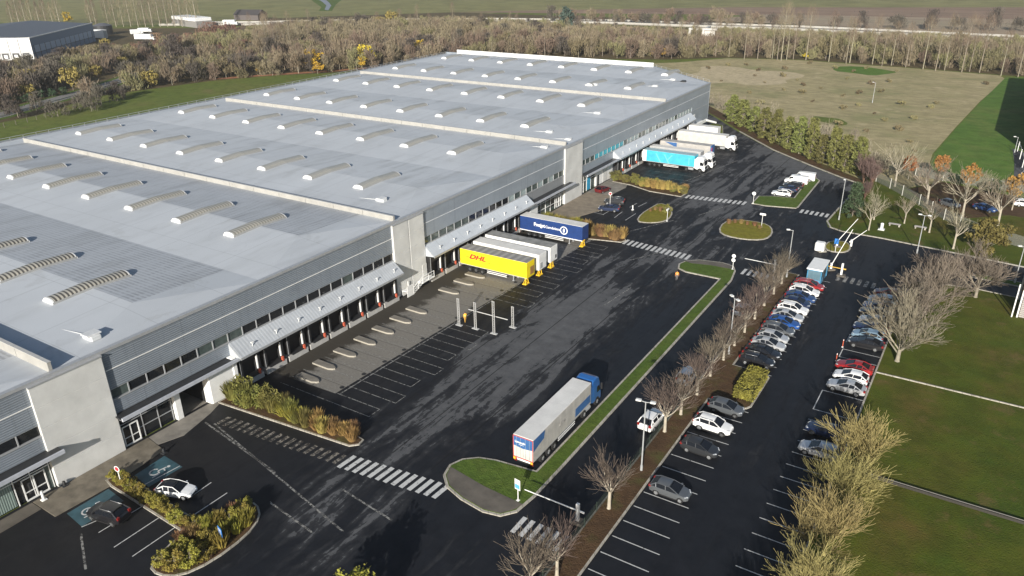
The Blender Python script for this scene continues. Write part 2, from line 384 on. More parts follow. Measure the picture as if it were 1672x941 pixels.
bed5 = [at(1000,297),at(1030,303),at(1060,313),at(1112,322),at(1122,316),at(1085,306),at(1050,297),at(1010,291)]
island(bed5, SOIL, tname='planting_bed', kw=0.2)
island([(78,139.3),(112,136.5),(112,139.0),(78,141.4)], G_VERGE)
island([(2.4,217),(8.6,221),(5,231.5),(1.2,233.5),(1.2,219)], G_BANK, kw=0.15)
# kerb along the park and the drive
b = MB()
def kerbline(pts, w=0.3, h=0.13):
    for p, q in zip(pts, pts[1:]):
        p = Vector((*p, 0)); q = Vector((*q, 0)); d = (q-p).normalized(); n = Vector((-d.y, d.x, 0))*w/2
        b.prism([(p-n).to_tuple(), (q-n).to_tuple(), (q+n).to_tuple(), (p+n).to_tuple()], -0.02, h)
kerbline([(112,146.1),(85.2,148.7),(62.3,151.6),(55.0,151.9),(52.7,153.1),(51.3,156.5),(51.7,170),(52.5,182)])
kerbline([(51.6,187.4),(47.2,190.6),(38.2,198.3),(26.2,209.3),(11.8,226.4)], 0.35)
kerbline([(69.65,-30),(69.65,132.8)], 0.2, 0.08)
kerbline([(69.75,98.4),(120,98.6)], 0.17, 0.14)
kerbline([(112,131.6),(78,134.6),(70,132.9)], 0.2, 0.08)
struct(b.build('kerb', KERB))
b = MB(); b.prism([(71,75.0),(120,75.2),(120,75.4),(71,75.2)], -.02, .3); b.prism([(71,75.19),(120,75.39),(120,75.46),(71,75.26)], -.02, .34, 1); b.build('edging', [pm('dark_edging', (0.030,0.027,0.022), .8), pm('edging_grey', (0.20,0.19,0.17), .8)])
tag(bpy.data.objects['edging'], 'low dark edging wall crossing the near-right lawn', 'edging')
# pavements at the entrances
def slab(pts, mat, z=0.07): bb = MB(); bb.prism(pts, -0.02, z); return struct(bb.build('pavement', mat))
PAVL = pm('entrance_paving', (0.150, 0.130, 0.098), 0.85, var=0.35, scale=0.7, bmp=0.2)
slab([(0.4,26.2),(4.6,26.2),(4.9,32.6),(4.2,38.9),(0.4,39.4)], PAVL)
slab([(0.4,10),(2.6,10),(2.2,26.1),(0.4,26.1)], PAVE, 0.05)
slab([(0.4,39.5),(2.6,39.2),(3.6,42),(2.4,46.6),(1.6,48.5),(0.4,48.5)], CONC, 0.05)
slab([(0.4,130),(5.6,130.4),(9.3,141.6),(9.0,150.5),(0.4,150.5)], pm('entrance_paving_pale', (0.21,0.175,0.13), 0.85, var=0.25, scale=0.7))
slab([(0.4,150.6),(6,150.6),(6.6,158),(4.0,166.5),(0.4,166.5)], CONC, 0.05)
sheet('concrete_apron', [(1.0,57.5),(12.3,57.9),(13.0,76.2),(14.0,95.5),(14.4,103.2),(15.0,124),(1.0,122.4)], 0.006, CONC)
def apron_mat():
    m, nt, b = nodes_of('apron_concrete'); v = coords(nt); tc = nd(nt, 'ShaderNodeTexCoord')
    sx = nd(nt, 'ShaderNodeSeparateXYZ'); link(nt, tc.outputs['Object'], sx.inputs[0])
    n = noise(nt, v, 0.35, 6, 0.7, 0.3); n2 = noise(nt, v, 3, 5, 0.7)
    wet = math_(nt, 'ADD', n, math_(nt, 'MULTIPLY', math_(nt, 'SUBTRACT', sx.outputs[0], 5.6), 0.12))
    k = ramp(nt, wet, [(0.38, 0.0), (0.56, 1.0)])
    dryc = ramp(nt, n2, [(0.3, (0.135,0.125,0.108)), (0.7, (0.205,0.192,0.168))])
    c = mix(nt, k, (0.034,0.029,0.021), dryc)
    mo = math_(nt, 'MODULO', sx.outputs[1], 3.98); c = mix(nt, math_(nt, 'LESS_THAN', mo, 0.07), c, (0.05,0.045,0.04))
    link(nt, c, b.inputs['Base Color']); b.inputs['Roughness'].default_value = 0.8
    return m
_ap = bpy.data.objects["concrete_apron"].data; _ap.materials.clear(); _ap.materials.append(apron_mat())
# ------------------------------------------------------------------ painted markings
def rectline(b, p, q, w, z=0.012, m=0):
    p = Vector((p[0], p[1], 0)); q = Vector((q[0], q[1], 0)); d = (q-p).normalized(); n = Vector((-d.y, d.x, 0))*w/2
    b.face([(p-n+Vector((0,0,z))).to_tuple(), (q-n+Vector((0,0,z))).to_tuple(), (q+n+Vector((0,0,z))).to_tuple(), (p+n+Vector((0,0,z))).to_tuple()], m)
b = MB()
for k in range(-14, 27):
    y = 60.5 + 2.5*k
    if 81.5 < y < 89.5 or y > 125.5: continue
    rectline(b, (53.5, y), (58.35, y), 0.11)
for k in range(-20, 20):
    y = 75.35 + 2.5*k
    if 84.5 < y < 89: continue
    rectline(b, (64.75, y), (69.5, y), 0.11)
rectline(b, (64.7,85.35), (69.4,85.35), .12, .0125); rectline(b, (64.7,90.35), (69.4,90.35), .12, .0125); rectline(b, (64.75,85.3), (64.75,90.4), .12, .013)
rectline(b, (64.75,100.3), (64.75,102.9), .12, .013); rectline(b, (64.75,105.2), (64.75,107.9), .12, .013)
# bays by the near entrance and by the far one
for p, q in [((161,870),(234,826)),((186,894),(259,846)),((216,909),(288,860)),((306,815),(345,788)),((312,844),(371,805)),((226,797),(294,761)),((133,861),(183,840))]:
    rectline(b, at(*p), at(*q), 0.11)
for p, q in [((976,346),(990,339)),((984,351),(998,343)),((1003,356),(1016,346)),((1021,360),(1038,349)),((1042,338),(1056,331)),((1028,339),(1040,332)),((970,347),(986,351))]:
    rectline(b, at(*p), at(*q), 0.12)
struct(b.build('parking_lines', PAINT))
# dock lanes: a narrow box of two lines per dock, running out over the yard
b = MB()
for k in range(17):
    y = 54.9 + 3.98*k
    if k in (7, 8): continue
    for s in (-0.95, 0.95): rectline(b, (4.2, y+s+2.2), (19.6 + (k % 2)*0.8, y+s+2.2), 0.10, 0.0135)
    rectline(b, (19.6 + (k % 2)*0.8, y+1.25), (19.6 + (k % 2)*0.8, y+3.15), 0.10, 0.0142)
for k in range(12):
    y = 170 + 4.0*k
    rectline(b, (7, y), (18, y), 0.12, 0.0135)
rectline(b, (12.9,58.2), (15.2,124), 0.16, 0.015)
struct(b.build('dock_lane_lines', PAINT_W))
# long worn lines of the drive in front of the near entrance
b = MB()
for p, q in [((350,692),(560,868)),((335,690),(450,772)),((440,820),(510,870)),((560,800),(640,850)),((132,872),(140,930)),((1110,300),(1205,262)),((1030,425),(1105,405)),((880,415),(1100,360)),((1140,352),(1215,328)),((1030,470),(985,500))]:
    rectline(b, at(*p), at(*q), 0.22, 0.0105)
struct(b.build('worn_lane_lines', paint_mat('broken_lane_paint', (0.22,0.215,0.20), 0.53)))
# zebra crossings
def zebra(c0, c1, n, L, w, name='crosswalk', ang=0.0, mat=PAINT):
    b = MB()
    for i in range(n):
        t = (i+.5)/n; x = c0[0]+(c1[0]-c0[0])*t; y = c0[1]+(c1[1]-c0[1])*t
        rectline(b, (x-L/2*math.sin(ang), y-L/2*math.cos(ang)), (x+L/2*math.sin(ang), y+L/2*math.cos(ang)), w)
    struct(b.build(name, mat))
zebra((23.0,48.15), (36.0,49.7), 13, 2.5, 0.55, ang=0.06)
zebra((4.5,46.4), (23.0,48.15), 18, 1.8, 0.5, ang=0.06, mat=paint_mat('faded_crossing_paint', (0.22,0.20,0.17), 0.55))
for i in range(14):
    b = MB(); b.prism([(.32*math.cos(2*math.pi*k/12), .32*math.sin(2*math.pi*k/12)) for k in range(12)], 0.0, .02); b.prism([(.24*math.cos(2*math.pi*k/12), .24*math.sin(2*math.pi*k/12)) for k in range(12)], 0.02, .026); o = b.build('drain_cover', pm('cast_iron', (0.02,0.02,0.02), .6)); o.location = (12.0+.14*i, 59.4+3.98*i, .006)
    tag(o, 'round iron drain cover at the apron edge, %s from the near end' % ordn(i), 'drain cover', 'drain covers along the apron')
zebra((44.6,49.6), (50.3,49.5), 6, 2.5, 0.5)
zebra((20.9,125.9), (34.7,124.3), 14, 2.6, 0.55)
zebra((20.8,158.4), (34.0,160.0), 13, 2.5, 0.6)
zebra((44.3,122.9), (50.3,122.7), 6, 2.6, 0.5)
zebra((44.9,160.6), (51.0,160.2), 6, 2.5, 0.55)
zebra((58.6,128.2), (65.2,127.6), 6, 2.6, 0.55, mat=PAINT_W)
# disabled bays with their wheelchair sign
def bay(poly, mat, cx, cy, ang, s=1.0):
    sheet('disabled_bay', poly, 0.009, mat)
    b = MB(); z = 0.0155
    Rz = Matrix.Rotation(ang, 2)
    def P(u, v): q = Rz @ Vector((u*s, v*s)); return (cx+q.x, cy+q.y)
    seg = 20
    for i in range(seg):
        if 3 <= i <= 6: continue
        a0, a1 = 2*math.pi*i/seg, 2*math.pi*(i+1)/seg
        b.face([(*P(r*math.cos(a), r*math.sin(a)), z) for r, a in ((.36,a0),(.50,a0),(.50,a1),(.36,a1))])
    hd = [(*P(-.1+.16*math.cos(2*math.pi*i/12), 1.25+.16*math.sin(2*math.pi*i/12)), z) for i in range(12)]
    b.face(hd)
    rectline(b, P(-.1,1.05), P(0,.3), .15*s, z+.001); rectline(b, P(0,.3), P(.5,.3), .13*s, z+.002); rectline(b, P(.5,.3), P(.72,-.4), .13*s, z+.003); rectline(b, P(-.08,.8), P(.4,.8), .12*s, z+.004)
    struct(b.build('wheelchair_symbol', PAINT))
bay([(5.1,27.1),(8.3,26.8),(8.3,31.3),(5.1,31.6)], PAINT_T, 6.6, 28.4, R_(-20), 1.2)
bay([(5.4,34.4),(8.5,34.0),(8.6,38.1),(5.1,38.3)], PAINT_T, 6.8, 35.9, R_(-20), 1.2)
bay([at(948,341),at(967,347),at(984,338),at(965,331)], PAINT_B, *at(964,340), R_(-60), 1.0)
bay([at(973,329),at(980,330),at(997,323),at(976,317)], PAINT_B, *at(985,324), R_(-60), 0.9)

# ------------------------------------------------------------------ wheel-guide islands between the docks
GUIDE = pm('guide_concrete', (0.175, 0.16, 0.135), 0.85, var=0.25, scale=0.8)
GUIDE_E = pm('guide_edge_pale', (0.33, 0.305, 0.255), 0.8)
gi = MB()
prof = [(-1.9,-.55),(1.1,-.55),(1.75,-.25),(1.9,.0),(1.75,.25),(1.1,.55),(-1.9,.55)]
gi.prism(prof, 0, .24, 1, 0)
gim = gi.mesh('wheel_guide', [GUIDE, GUIDE_E])
gy = [58.7,62.3,66.3,70.4,74.3,78.3,82.1,90.5,94.7,98.0,102.0,106.0,110,114,118]
for i, y in enumerate(gy):
    o = mobj('wheel_guide', gim, loc=(6.1 + (0.6 if i == 0 else 0), y, 0.0), rz=R_(rnd.uniform(-1.5, 1.5)))
    tag(o, 'low concrete wheel guide, %s from the near end of the dock row' % ordn(i), 'wheel guide', 'wheel guides in front of the docks')
# ------------------------------------------------------------------ the big warehouse
def cladding(name, col, period=0.0, axis=2, dark=0.6, rough=0.45, amp=0.5):
    m, nt, b = nodes_of(name); tc = nd(nt, 'ShaderNodeTexCoord'); sx = nd(nt, 'ShaderNodeSeparateXYZ'); link(nt, tc.outputs['Object'], sx.inputs[0])
    n = noise(nt, coords(nt, 'Object', (1, .35, 1)), 0.5, 5, 0.6)
    c = ramp(nt, n, [(0.3, tuple(x*.9 for x in col)), (0.7, tuple(min(1, x*1.08) for x in col))])
    mo = math_(nt, 'MODULO', math_(nt, 'ADD', sx.outputs[1], 1000.0), 6.05)
    c = mix(nt, math_(nt, 'MULTIPLY', math_(nt, 'LESS_THAN', mo, 0.05), 0.4), c, tuple(x*.3 for x in col))
    stv = noise(nt, coords(nt, 'Object', (1, 1.6, .12)), 1.1, 5, 0.7); c = mix(nt, ramp(nt, stv, [(0.52, 0.0), (0.72, 0.28)]), c, tuple(x*.45 for x in col))   # rain streaks
    if period:
        f = math_(nt, 'FRACT', math_(nt, 'DIVIDE', math_(nt, 'ADD', sx.outputs[axis], 1000.0), period))
        t = math_(nt, 'ABSOLUTE', math_(nt, 'SUBTRACT', f, 0.5))
        g = ramp(nt, t, [(0.20, 1.0), (0.36, 0.0)])
        c = mix(nt, math_(nt, 'MULTIPLY', g, dark), c, tuple(x*.35 for x in col))
        bump(nt, b, g, amp, 0.06)
    link(nt, c, b.inputs['Base Color']); b.inputs['Roughness'].default_value = rough; b.inputs['Metallic'].default_value = 0.15
    return m
CL_RIB = cladding('ribbed_grey_cladding', (0.255,0.288,0.328), 0.26, 2, 0.30)
CL_FLAT = cladding('flat_grey_cladding', (0.270,0.305,0.345), 0.0, 2)
CL_MID = cladding('mid_grey_cladding', (0.25,0.26,0.27), 0.0, 2)
CAN_RIB = cladding('ribbed_canopy_sheet', (0.50,0.525,0.55), 0.5, 1, 0.14, 0.45, 0.15)
CAN_FLAT = cladding('flat_canopy_sheet', (0.54,0.575,0.61), 0.0, 1)
WHITE = pm('white_painted_metal', (0.74,0.74,0.72), 0.5, var=0.06)
GREYM = pm('grey_metal', (0.36,0.37,0.38), 0.45, var=0.08, metal=0.2)
DARKM = pm('dark_metal', (0.025,0.026,0.028), 0.5, var=0.2)
BLACK = pm('black_rubber', (0.014,0.014,0.015), 0.75, var=0.3)
PALEC = pm('pale_concrete_panel', (0.55,0.55,0.53), 0.85, var=0.12, scale=0.35, bmp=0.1)
CREAM = pm('cream_concrete', (0.325,0.318,0.295), 0.85, var=0.12, scale=0.6)
GLASS = pm('dark_glass', (0.012,0.014,0.017), 0.08, var=0.2, spec=0.6)
GLASS_P = pm('pale_blind_glass', (0.30,0.36,0.36), 0.25, var=0.25, scale=2.0)
GLASS_C = pm('cyan_blind_glass', (0.06,0.34,0.42), 0.25, var=0.25, scale=2.0)
GLASS_G = pm('greenish_glass', (0.07,0.09,0.085), 0.12, var=0.4, scale=1.0)
RED = pm('red_bumper', (0.50,0.10,0.05), 0.6)
INNER = pm('dark_interior', (0.010,0.010,0.011), 0.8)
def roof_mat(name, col, weathered, ribs=0.0):
    m, nt, b = nodes_of(name); tc = nd(nt, 'ShaderNodeTexCoord'); sx = nd(nt, 'ShaderNodeSeparateXYZ'); link(nt, tc.outputs['Object'], sx.inputs[0])
    n = noise(nt, coords(nt, 'Object', (1, .18, 1)), 0.35, 6, 0.65)
    bl = noise(nt, coords(nt), 0.06, 4, 0.6)
    c = ramp(nt, bl, [(0.3, tuple(x*.93 for x in col)), (0.7, tuple(x*1.05 for x in col))])
    c = mix(nt, ramp(nt, n, [(0.50, 0.0), (0.78, weathered)]), c, tuple(x*.42 for x in (col[0]*1.02, col[1], col[2]*.93)))
    if ribs:
        f = math_(nt, 'FRACT', math_(nt, 'DIVIDE', math_(nt, 'ADD', sx.outputs[1], 1000.0), ribs)); t = math_(nt, 'ABSOLUTE', math_(nt, 'SUBTRACT', f, 0.5))
        rb = ramp(nt, t, [(0.15, 1.0), (0.35, 0.0)])
        br = noise(nt, coords(nt, 'Object', (2.2, .5, 1)), 0.6, 4, 0.7)
        rb = math_(nt, 'MULTIPLY', rb, ramp(nt, br, [(0.38, 0.15), (0.6, 0.75)]))
        fx = math_(nt, 'SUBTRACT', 1.0, math_(nt, 'DIVIDE', math_(nt, 'ADD', sx.outputs[0], 55.0), 55.0), True)
        c = mix(nt, math_(nt, 'MULTIPLY', rb, math_(nt, 'SUBTRACT', 1.0, math_(nt, 'MULTIPLY', fx, 0.6))), c, tuple(x*.45 for x in col))
    mo = math_(nt, 'MODULO', math_(nt, 'ADD', sx.outputs[0], 1004.6), 12.43)
    c = mix(nt, math_(nt, 'MULTIPLY', math_(nt, 'LESS_THAN', mo, 0.10), 0.35), c, tuple(x*.3 for x in col))
    mo = math_(nt, 'MODULO', math_(nt, 'ADD', sx.outputs[1], 1000.6), 9.33)
    c = mix(nt, math_(nt, 'MULTIPLY', math_(nt, 'LESS_THAN', mo, 0.09), 0.30), c, tuple(x*.3 for x in col))
    pond = noise(nt, coords(nt), 0.16, 7, 0.72, 0.6); c = mix(nt, ramp(nt, pond, [(0.57, 0.0), (0.64, 0.20), (0.70, 0.10)]), c, tuple(x*.5 for x in (col[0]*1.05, col[1], col[2]*.9)))
    link(nt, c, b.inputs['Base Color']); b.inputs['Roughness'].default_value = 0.6; b.inputs['Specular IOR Level'].default_value = 0.4
    return m
ROOF = roof_mat('roof_membrane', (0.450,0.473,0.497), 0.3)
ROOF_W = roof_mat('weathered_roof_membrane', (0.47,0.49,0.51), 0.6)
ROOF_R = roof_mat('ribbed_weathered_roof', (0.40,0.42,0.445), 0.6, 0.62)

WH = thing('warehouse', 'long flat-roofed grey warehouse with rows of arched skylights and loading docks', 'warehouse', (0,0,0))
ZE = 12.55                                   # eaves height
YB, YE = 0.0, 231.5
# core shell behind the facade, end walls
b = MB()
core = [(-6,YB),(-6,YE-3),(-30,255),(-117.5,255),(-117.5,YB)]
b.prism(core, 0, 11.7, 0)
b.build('wall', [CL_FLAT], WH)
b = MB(); b.prism([(0,231.5),(-0.35,231.3),(-28.4,254.9),(-28,255.3)], 0, ZE); b.prism([(-28,255.3),(-28.2,254.9),(-117.5,254.9),(-117.5,255.3)], 0, ZE); b.build('end_wall', CL_FLAT, WH)

# roof: gables run along X; each section lies between two fire walls
rows = [17.8, 45.7, 72.6, 100.5, 128.2, 156.7, 185.0, 213.8, 241.8]
fire = [31.9, 85.9, 141.9, 197.4, 254.6]
def zr(y):                                   # roof height along a gable
    for i, r in enumerate(rows):
        lo = 0.0 if i == 0 else (rows[i-1]+r)/2; hi = (r+rows[i+1])/2 if i < len(rows)-1 else 255.0
        if lo <= y <= hi: return 12.45 + 0.6*(1 - abs(y-r)/((r-lo) if y < r else (hi-r)))
    return 12.45
for i, r in enumerate(rows):
    lo = 0.0 if i == 0 else (rows[i-1]+r)/2; hi = (r+rows[i+1])/2 if i < len(rows)-1 else 254.6
    b = MB(); x0, x1 = -108.5, -7.5; e = -0.1; w = -117.5; zl, zh = 12.42, 13.02; zw = 11.75
    far_m = 2 if i <= 2 else 1
    if i < 8:
        b.face([(x0,lo,zl),(x1,lo,zl),(x1,r,zh),(x0,r,zh)], 0)
        b.face([(x0,r,zh),(x1,r,zh),(x1,hi,zl),(x0,hi,zl)], far_m)
        b.face([(x1,lo,zl),(e,lo,zl),(x1,r,zh)], 0); b.face([(e,lo,zl),(e,hi,zl),(x1,r,zh)], 0); b.face([(e,hi,zl),(x1,hi,zl),(x1,r,zh)], 0)
    else:                                    # last gable, cut by the chamfered corner
        b.face([(x0,lo,zl),(-0.4,lo,zl),(-4,231.3-.4,zl+.08),(-14.5,r,zl+.55),(x0,r,zh)], 0)
        b.face([(-0.4,lo,zl),(-0.35,231.1,zl),(-4,230.9,zl+.08)], 0)
        b.face([(-0.35,231.1,zl),(-28.6,254.6,zl),(-14.5,r,zl+.55),(-4,230.9,zl+.08)], 0)
        b.face([(x0,r,zh),(-14.5,r,zl+.55),(-28.6,254.6,zl),(x0,hi,zl)], 1)
    b.face([(w,lo,zw),(x0,lo,zl),(x0,r,zh),(w,r,zw+.1)], 0); b.face([(w,r,zw+.1),(x0,r,zh),(x0,hi,zl),(w,hi,zw)], 1)
    b.build('roof', [ROOF, ROOF_W, ROOF_R], WH)
b = MB(); b.box(-0.45, 0.12, YB, YE, 12.28, ZE+.1); b.build('roof_edge_flashing', GREYM, WH)
b = MB(); b.box(-118.1, -117.4, YB, 255.3, 10.9, 11.95); b.build('gutter', GREYM, WH)
b = MB()
for y in range(2, 255, 3): b.box(-117.2, -117.12, y, y+.08, 11.8, 12.7)
b.box(-117.2, -117.12, 1, 254, 12.64, 12.72); b.box(-117.2, -117.12, 1, 254, 12.2, 12.26)
b.build('roof_edge_railing', GREYM, WH)
def firewall(y, x0, x1, h, mat, w=0.36):
    b = MB(); n = max(1, int((x1-x0)/6.2)); L = (x1-x0)/n
    for i in range(n): b.box(x0+i*L+.04, x0+(i+1)*L-.04, y-w/2, y+w/2, 12.0, 12.45+h)
    b.box(x0, x1, y-w/2-.04, y+w/2+.04, 12.45+h+.002, 12.45+h+.06, 1)
    b.build('fire_wall', [mat, pm('coping_pale', (0.40,0.398,0.385), 0.7)], WH)
for y in fire[:-1]: firewall(y, -110.5, -0.5, 0.78 if y > 40 else 1.1, CREAM)
b = MB(); b.box(-111.5, -28.2, 254.2, 254.8, 12.0, 13.75); b.build('parapet', pm('white_parapet', (0.72,0.72,0.70), 0.6), WH)
b = MB()                                     # rail along the roof edge of the chamfered corner
for i in range(12):
    t = i/11; x = -28.5*t-.4; y = 231.3+23.4*t; b.box(x-.04, x+.04, y-.04, y+.04, 12.4, 13.4)
b.tube((-.4,231.3,13.4), (-28.9,254.7,13.4), .04, n=4); b.tube((-.4,231.3,12.95), (-28.9,254.7,12.95), .03, n=4)
b.build('roof_edge_railing', GREYM, WH)

# skylights: arched, ribbed, bent over the ridge
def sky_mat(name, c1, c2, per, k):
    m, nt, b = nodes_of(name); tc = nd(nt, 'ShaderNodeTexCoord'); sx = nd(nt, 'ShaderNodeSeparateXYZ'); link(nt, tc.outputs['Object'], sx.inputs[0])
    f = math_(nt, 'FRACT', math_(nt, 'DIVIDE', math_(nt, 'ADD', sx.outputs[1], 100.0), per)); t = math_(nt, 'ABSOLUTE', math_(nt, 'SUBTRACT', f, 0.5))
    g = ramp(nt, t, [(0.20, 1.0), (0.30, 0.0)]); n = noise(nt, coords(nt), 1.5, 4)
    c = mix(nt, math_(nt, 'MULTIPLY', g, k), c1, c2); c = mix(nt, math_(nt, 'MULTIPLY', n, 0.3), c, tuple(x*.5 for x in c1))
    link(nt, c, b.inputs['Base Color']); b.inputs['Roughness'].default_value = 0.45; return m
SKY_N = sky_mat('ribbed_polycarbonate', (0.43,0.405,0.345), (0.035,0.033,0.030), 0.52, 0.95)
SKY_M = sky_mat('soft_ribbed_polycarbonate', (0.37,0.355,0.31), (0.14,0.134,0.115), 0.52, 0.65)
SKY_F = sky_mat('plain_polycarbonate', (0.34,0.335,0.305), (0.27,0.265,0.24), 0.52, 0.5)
SKY_W = pm('skylight_end_white', (0.66,0.66,0.65), 0.5, var=0.05)
CURB = pm('skylight_curb', (0.33,0.33,0.32), 0.6)
def sky_mesh(mat):
    b = MB(); L = 5.1; W = 1.02; H = 0.42; seg = 9; drop = 0.045*L
    ring = lambda y, z, s=1.0: [(W*s*math.cos(math.pi*i/seg), y, z + .22 + H*s*math.sin(math.pi*i/seg)) for i in range(seg+1)]
    st = [(-L, -drop), (-L*.5, -drop*.5), (0, 0), (L*.5, -drop*.5), (L, -drop)]
    b.loft([ring(y, z) for y, z in st], 0, closed=False, caps=False)
    for y, z, e in ((-L, -drop, -1), (L, -drop, 1)):
        r0 = ring(y+e*.005, z, 1.04); b.face(r0 if e < 0 else r0[::-1], 1)
        r1 = ring(y+e*.0, z, 1.05); r2 = ring(y-e*.18, z+.01, 1.05); b.loft([r1, r2], 1, closed=False, caps=False)
    for a, c in zip(st, st[1:]):
        for s in (-1, 1):
            x0, x1 = (s*W, s*(W+.14)); x0, x1 = min(x0,x1), max(x0,x1)
            b.add([(x0,a[0],a[1]-.3),(x1,a[0],a[1]-.3),(x1,c[0],c[1]-.3),(x0,c[0],c[1]-.3),(x0,a[0],a[1]+.24),(x1,a[0],a[1]+.24),(x1,c[0],c[1]+.24),(x0,c[0],c[1]+.24)],
                  [(4,5,6,7),(0,1,5,4),(1,2,6,5),(2,3,7,6),(3,0,4,7)], 2)
    for y, z, e in ((-L, -drop, -1), (L, -drop, 1)):
        b.box(-W-.14, W+.14, min(y, y+e*.1), max(y, y+e*.1), z-.3, z+.22, 1)
    return b.mesh('skylight', [mat, SKY_W, CURB])
sm_ = [sky_mesh(SKY_N), sky_mesh(SKY_M), sky_mesh(SKY_F)]
for i, r in enumerate(rows):
    for k in range(8):
        x = -16.9 - 12.55*k
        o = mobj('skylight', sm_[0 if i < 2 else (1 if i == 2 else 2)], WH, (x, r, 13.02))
# roof vents and small plant
VENT = pm('vent_galvanised', (0.56,0.57,0.57), 0.5, var=0.1)
for (x, y, s, dk) in [(-3.6,38.2,1.0,0),(-8.8,92.4,.9,0),(-9.4,174.5,.8,0),(-9.2,150,.8,0),(-2.4,146.4,.7,0),(-3.3,137.5,.8,0),(-28.2,210.4,.8,0),(-11.2,215.5,.8,0),(-11.8,231,.8,0),(-7.8,229.5,.8,1)]:
    b = MB(); z = zr(y)-.15
    b.bbox(-.95*s, .95*s, -.6*s, .6*s, .1, .62*s, .1); b.bbox(-.7*s, .7*s, -.85*s, .85*s, .62*s, .78*s, .06)
    b.box(-1.3*s, -.9*s, -.3, .3, .1, .4*s)
    b.tube((-1.2*s,.0,.2), (-7*s,-.8,.0), .05, n=4)
    o = b.build('roof_vent', VENT if not dk else DARKM, WH); o.location = (x, y, z)

# --- facade
def strip_box(name, y0, y1, z0, z1, mat, x0=-0.35, x1=0.0, parent=WH): b = MB(); b.box(x0, x1, y0, y1, z0, z1); return b.build(name, mat, parent)
bays = [(YB, 29.0, CL_RIB), (36.7, 84.4, CL_RIB), (92.0, 140.1, CL_FLAT), (148.0, 231.3, CL_FLAT)]
for bi, (y0, y1, cm) in enumerate(bays):
    b = MB(); b.box(-.35, 0, y0, y1, 10.16, 12.45); b.box(-.35, 0, y0, y1, 7.75, 10.06)
    b.box(-.30, .035, y0, y1, 10.055, 10.165, 1)
    b.build('upper_cladding', [cm, WHITE if bi < 2 else pm('pale_joint', (0.6,0.62,0.64), 0.5)], WH)
    wend = y1 - (14.5 if bi == 3 else 0)
    n = int((wend-y0)/2.17); p = (wend-y0)/n
    def wmesh(gm):
        wb = MB(); wb.box(-.30, -.12, 0.06, p-.06, 6.55, 7.72, 0); wb.box(-.34, -.02, -.06, .06, 6.5, 7.75, 1); wb.box(-.34, -.05, .06, p-.06, 7.66, 7.75, 1)
        return wb.mesh('window', [gm, GREYM])
    gms = {k: wmesh(k) for k in ([GLASS, GLASS_G] if bi < 2 else [GLASS, GLASS_G, GLASS_P, GLASS_C])}
    for i in range(n):
        y = y0 + p*i
        if bi < 2: g = GLASS_G if rnd.random() < .28 else GLASS
        elif bi == 2: g = GLASS_G if i < 6 or i > 12 else GLASS
        else:
            g = GLASS_C if 3 <= i <= 9 else (GLASS_P if rnd.random() < .6 else GLASS_G)
            if i < 3: g = GLASS_G
        if bi == 2 and i > 11 and rnd.random() < .35: g = GLASS_P
        mobj('window', gms[g], WH, (0, y, 0))
    strip_box('window_sill', y0, y1, 6.38, 6.5, GREYM, -.35, .09)
    if bi == 3: strip_box('upper_cladding', wend, y1, 0, 7.74, CL_FLAT)
# pale concrete towers at the ends of the fire walls
for (y0, y1, k) in [(29.0, 36.7, 0), (84.4, 92.0, 1), (140.1, 148.0, 2)]:
    b = MB(); L = 5; hz = 12.15/L; ym = (y0+y1)/2
    for i in range(L):
        if k == 1:
            b.bbox(-.5, .34, y0, ym-.12, i*hz+.015, (i+1)*hz-.015, .02); b.bbox(-.5, .34, ym+.12, y1, i*hz+.015, (i+1)*hz-.015, .02)
        else: b.bbox(-.5, .34, y0, y1, i*hz+.015, (i+1)*hz-.015, .02)
    b.box(-.5, .30, y0+.05, y1-.05, 0, 12.1, 0)
    if k == 1: b.box(.2, .29, ym-.12, ym+.12, 0, 12.1, 1)
    t = b.build('concrete_tower', [PALEC, pm('stained_joint', (0.16,0.15,0.13), 0.8)], WH)
    bb = MB(); bb.box(-.5, .42, y0-.05, y1+.05, 12.15, 12.3); bb.build('coping', GREYM, t)
    bb = MB()
    bb.tube((.15,y1+.08,0), (.15,y1+.08,12.2), .07, n=8)
    bb.build('downpipe', GREYM, t)
# dock canopies
def canopy(y0, y1, mat):
    b = MB(); x1 = 2.05; za, zb = 6.45, 4.78
    b.add([(0,y0,za),(x1,y0,zb),(x1,y1,zb),(0,y1,za),(0,y0,za-.16),(x1,y0,zb-.16),(x1,y1,zb-.16),(0,y1,za-.16)], [(0,1,2,3),(7,6,5,4),(0,4,5,1),(2,6,7,3)], 0)
    b.add([(x1,y0,zb+.02),(x1+.08,y0,zb+.02),(x1+.08,y1,zb+.02),(x1,y1,zb+.02),(x1,y0,zb-.28),(x1+.08,y0,zb-.28),(x1+.08,y1,zb-.28),(x1,y1,zb-.28)], [(0,1,2,3),(7,6,5,4),(0,4,5,1),(1,5,6,2),(2,6,7,3)], 1)
    for s in (y0, y1): b.add([(0,s,za-.1),(x1,s,zb-.1),(0,s,4.5)], [(0,1,2)], 0)
    k = 0
    y = y0 + 2.5
    while y < y1 - 1:                        # small brackets / lamps standing on the canopy
        xm = 1.45; zm = za + (zb-za)*xm/x1
        b.tube((xm,y,zm), (xm,y,zm+.55), .05, n=5, m=2); b.box(xm-.1, xm+.1, y-.18, y+.18, zm+.5, zm+.6, 2); y += 3.98
    b.build('dock_canopy', [mat, GREYM, WHITE], WH)
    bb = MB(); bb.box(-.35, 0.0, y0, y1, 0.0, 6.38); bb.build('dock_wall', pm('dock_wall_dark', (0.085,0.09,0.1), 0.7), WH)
canopy(52.4, 84.3, CAN_RIB); canopy(92.1, 124.6, CAN_FLAT); canopy(164.4, 215.6, CAN_FLAT)
